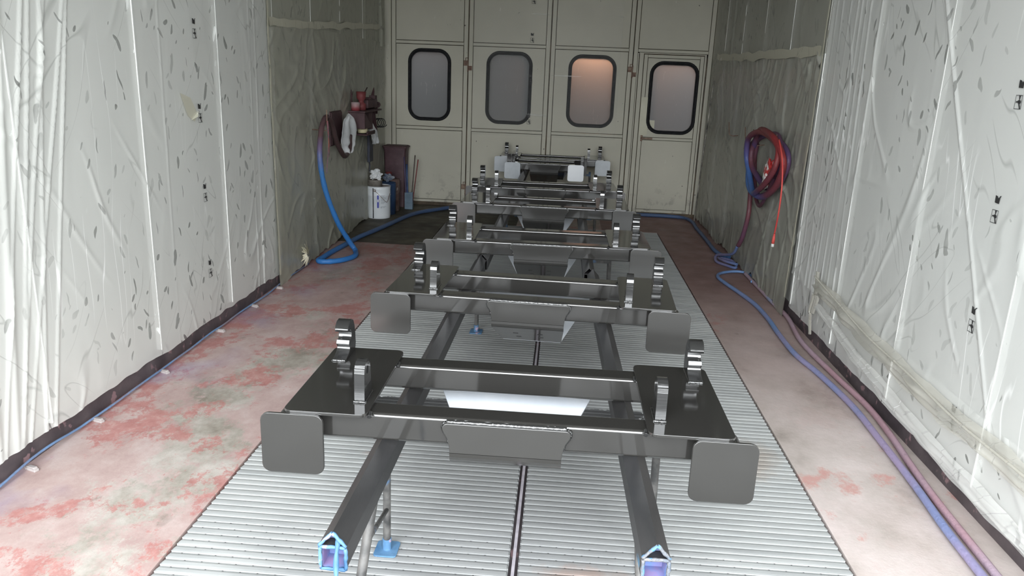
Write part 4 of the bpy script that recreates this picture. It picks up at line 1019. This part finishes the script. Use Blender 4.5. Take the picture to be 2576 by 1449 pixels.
b = MB(); o_ = rrect(-.158, .158, -.12, .12, .02, 4); b.prism(o_, 'z', .757, .775); b.prism([(p[0] * .9, p[1] * .9) for p in o_], 'z', .775, .782); b.build('bin_lid', M_maroon, bn, .006)
sc_ = thing('scraper_tin', (-1.925, 9.62, 0), 'upright blue-grey rectangular tin holding long sticks', 'tin')
b = MB(); t = .003
for (x0, x1, y0, y1) in ((-.05, .05, -.035, -.032), (-.05, .05, .032, .035), (-.05, -.047, -.032, .032), (.047, .05, -.032, .032)): b.box(x0, x1, y0, y1, .002, .215)
b.box(-.05, .05, -.035, .035, .001, .006); b.build('tin_body', mottled('blue_grey_tin', (.10, .15, .20), (.17, .24, .31), 8), sc_)
def stick(p0, p1, rr, m_, label, name='stick'):
    b = MB(); b.tube([Vector(p0) + (Vector(p1) - Vector(p0)) * i / 5 for i in range(6)], rr, 8); tag(b.build(name, m_), label, 'stick', 'long sticks standing in the blue-grey tin')
stick((-1.906, 9.635, .008), (-1.873, 9.740, .675), .007, mottled('dark_brown_stick', (.05, .035, .03), (.09, .07, .06), 12), 'dark brown stick in the tin, the tallest one')
stick((-1.888, 9.605, .008), (-1.834, 9.740, .622), .007, mottled('red_brown_stick', (.10, .03, .03), (.22, .04, .04), 6), 'red-brown stick in the tin, rightmost one')
stick((-1.960, 9.635, .008), (-2.010, 9.720, .65), .009, mottled('purple_stick', (.07, .055, .11), (.10, .08, .16), 9), 'purple stick in the tin, leaning against the bin')
stick((-1.938, 9.605, .008), (-1.975, 9.710, .56), .012, mottled('blue_stick', (.03, .06, .16), (.06, .10, .22), 9), 'dark blue paddle in the tin, beside the purple stick')

# ------------------------------------------------------------------ right wall things
XV = XR - .05
def whook(y, z, label, k=1):
    b = MB(); b.tube([(XV + .02, y - .10 * k, z - .10), (XV - .05, y - .10 * k, z - .11), (XV - .075, y - .05, z - .10), (XV - .08, y + .0, z + .02)], .0045, 6); b.tube([(XV + .03, y - .10 * k, z - .16), (XV + .02, y - .10 * k, z - .05)], .006, 6)
    tag(b.build('wall_hook', M_rust), label, 'hook', 'wire hooks on the walls')
whook(8.12, 1.305, 'rusty bent wire hook on the right wall, nearest the doors')
whook(7.38, 1.30, 'rusty bent wire hook on the right wall, middle one')
whook(7.05, 1.30, 'thin wire hook touching the far side of the coiled hose')
whook(6.27, 1.31, 'pale wire hook holding the near side of the coiled hose')
def wall_hose_mat():
    m = hose_mat('red_purple_blue_hose', [(.28, (.05, .14, .36)), (.40, (.09, .08, .22)), (.50, (.14, .045, .07)), (.72, (.16, .03, .035)), (.85, (.34, .035, .035))], 2.2)
    g = G(m); v = g.geo(); x, y, z = g.sep(v)
    r = [n for n in m.node_tree.nodes if n.type == 'VALTORGB'][0]
    n = g.math('ADD', g.math('MULTIPLY', z, .60), g.math('MULTIPLY', y, -.36))
    n = g.math('ADD', g.math('ADD', n, 2.10), g.math('MULTIPLY', g.noise(v, 2.5, 2), .25)); g.l(n, r.inputs[0]); return m
M_h1 = wall_hose_mat()
M_h2 = hose_mat('purple_maroon_hose', [(.35, (.09, .05, .12)), (.55, (.12, .045, .065)), (.7, (.15, .045, .045))], 2.0)
LOOP = [(6.58, 1.335), (6.25, 1.315), (6.02, 1.22), (5.99, 1.09), (6.13, .95), (6.36, .83), (6.58, .80), (6.82, .86), (6.98, .97), (7.03, 1.10), (6.96, 1.22), (6.80, 1.30)]
def loop(kx, kz, dy, dz, x, r_, m_, seed):
    pts = [(x - .022 * math.sin(i * 1.05 + seed), 6.52 + dy + (p[0] - 6.52) * kx, 1.07 + dz + (p[1] - 1.07) * kz + .012 * math.sin(i * 2.3 + seed)) for i, p in enumerate(LOOP)]
    b = MB(); b.tube(catmull(pts, 6, True), r_, 10, closed=True); return b.build('hose_loop', m_, hc)
hc = thing('coiled_hose', (0, 0, 0), 'coil of thick red, purple and blue hose hung on the right wall', 'hose')
loop(1.0, 1.0, 0, 0, 1.655, .026, M_h1, 1); loop(.93, .93, .02, .01, 1.625, .024, M_h1, 3); loop(.88, .82, .03, .035, 1.685, .024, M_h2, 5); loop(1.0, .97, .05, -.01, 1.695, .023, M_h2, 2)
loop(.92, 1.12, .18, -.06, 1.70, .016, M_h2, 4)
b = MB(); b.tube(catmull([(1.70, 6.98, 1.20), (1.70, 7.06, .95), (1.695, 6.98, .72), (1.69, 6.95, .56), (1.68, 7.02, .36), (1.67, 7.10, .26)], 8), .021, 10); b.build('hose_tail', M_h2, hc)
M_h3 = hose_mat('blue_purple_thin_hose', [(.35, (.08, .18, .36)), (.5, (.13, .15, .30)), (.65, (.20, .17, .27))], 1.6)
b = MB(); b.tube(catmull([(1.665, 7.11, .25), (1.65, 7.22, .15), (XV - .17, 7.55, .06), (XV - .19, 7.45, .02), (XV - .12, 7.30, .018), (XV - .05, 7.22, .018), (XV - .06, 7.36, .05), (XV - .16, 7.50, .045), (XV - .14, 7.30, .06), (XV - .05, 7.18, .06)], 8), .014, 8)
tag(b.build('hose_tangle', M_h3), 'tangle of thin blue hose at the foot of the right wall', 'hose')
b = MB(); b.tube(catmull([(1.62, 6.0, 1.31), (1.612, 5.82, 1.18), (1.612, 5.74, 1.0), (1.62, 5.76, .8), (1.635, 5.85, .62)], 8), .0065, 6); b.k = 1; b.tube([(1.635, 5.85, .62), (1.635, 5.855, .57), (1.635, 5.86, .54)], [.007, .012, .012], 8); b.k = 2; b.tube([(1.635, 5.86, .54), (1.635, 5.86, .515)], .012, 8)
tag(b.build('red_air_line', [mottled('bright_red_cord', (.5, .05, .05), (.6, .1, .08), 5), mottled('red_cord_end', (.5, .05, .05), (.6, .1, .08), 5), mat('cord_tip', (.6, .6, .58))]), 'thin bright red cord hanging straight down below the coiled hose', 'cord')
m_ = mat('red_white_bag', (.6, .1, .1), .4); g = G(m_); g.col(g.ramp(g.noise(g.map(g.obj(), (1, 1, 1)), 14, 3), [(.46, (.50, .04, .04)), (.53, (.80, .78, .76))]))
o = crumple('plastic_bag', (1.675, 6.40, 1.01), .115, m_, 'crumpled red and white plastic bag inside the hanging hose coil', 'bag', 5.2, sc=(.25, .85, 1.15), amp=.5)
o.rotation_euler = (R_(38), 0, 0)
b = MB(); b.tube([(1.715, 9.80, .0), (1.725, 9.72, .8), (1.745, 9.60, 1.73)], .009, 8)
tag(b.build('corner_pole', mottled('thin_dark_pole', (.06, .055, .05), (.45, .43, .38), 8, .6)), 'thin dirty pole leaning in the right back corner', 'pole')

# floor hoses on the right
M_h4 = hose_mat('blue_to_lilac_floor_hose', [(.35, (.12, .26, .50)), (.5, (.20, .25, .45)), (.62, (.33, .27, .42))], .9)
M_h5 = hose_mat('pink_to_blue_floor_hose', [(.36, (.12, .36, .62)), (.44, (.42, .34, .42)), (.6, (.42, .26, .30))], .8)
def settle(P, z): return [(p[0], p[1], z) for p in P]
b = MB(); c_ = catmull(settle([(1.73, 6.70), (1.775, 6.95), (1.72, 7.06), (1.62, 7.05), (1.50, 6.95), (1.455, 6.80), (1.49, 6.55), (1.54, 6.3), (1.59, 5.97), (1.60, 5.6), (1.585, 5.24), (1.583, 4.83), (1.63, 4.49), (1.665, 4.03), (1.655, 3.6), (1.635, 3.15), (1.61, 2.82), (1.60, 2.54), (1.59, 2.2), (1.57, 1.6)], .019), 8)
b.tube(c_, [.010 + .007 * min(1, i / 60) for i in range(len(c_))], 10); tag(b.build('floor_hose', M_h4), 'blue-lilac hose snaking along the right aisle floor', 'hose')
b = MB(); c_ = catmull(settle([(1.74, 7.0), (1.745, 6.7), (1.75, 6.07), (1.76, 5.65), (1.70, 5.09), (1.72, 4.51), (1.75, 4.05), (1.735, 3.7), (1.70, 3.36), (1.672, 3.01), (1.655, 2.57), (1.64, 2.2), (1.62, 1.6)], .019), 8)
b.tube(c_, .0165, 10); tag(b.build('floor_hose', M_h5), 'pink and light blue hose lying between blue hose and right skirting', 'hose')
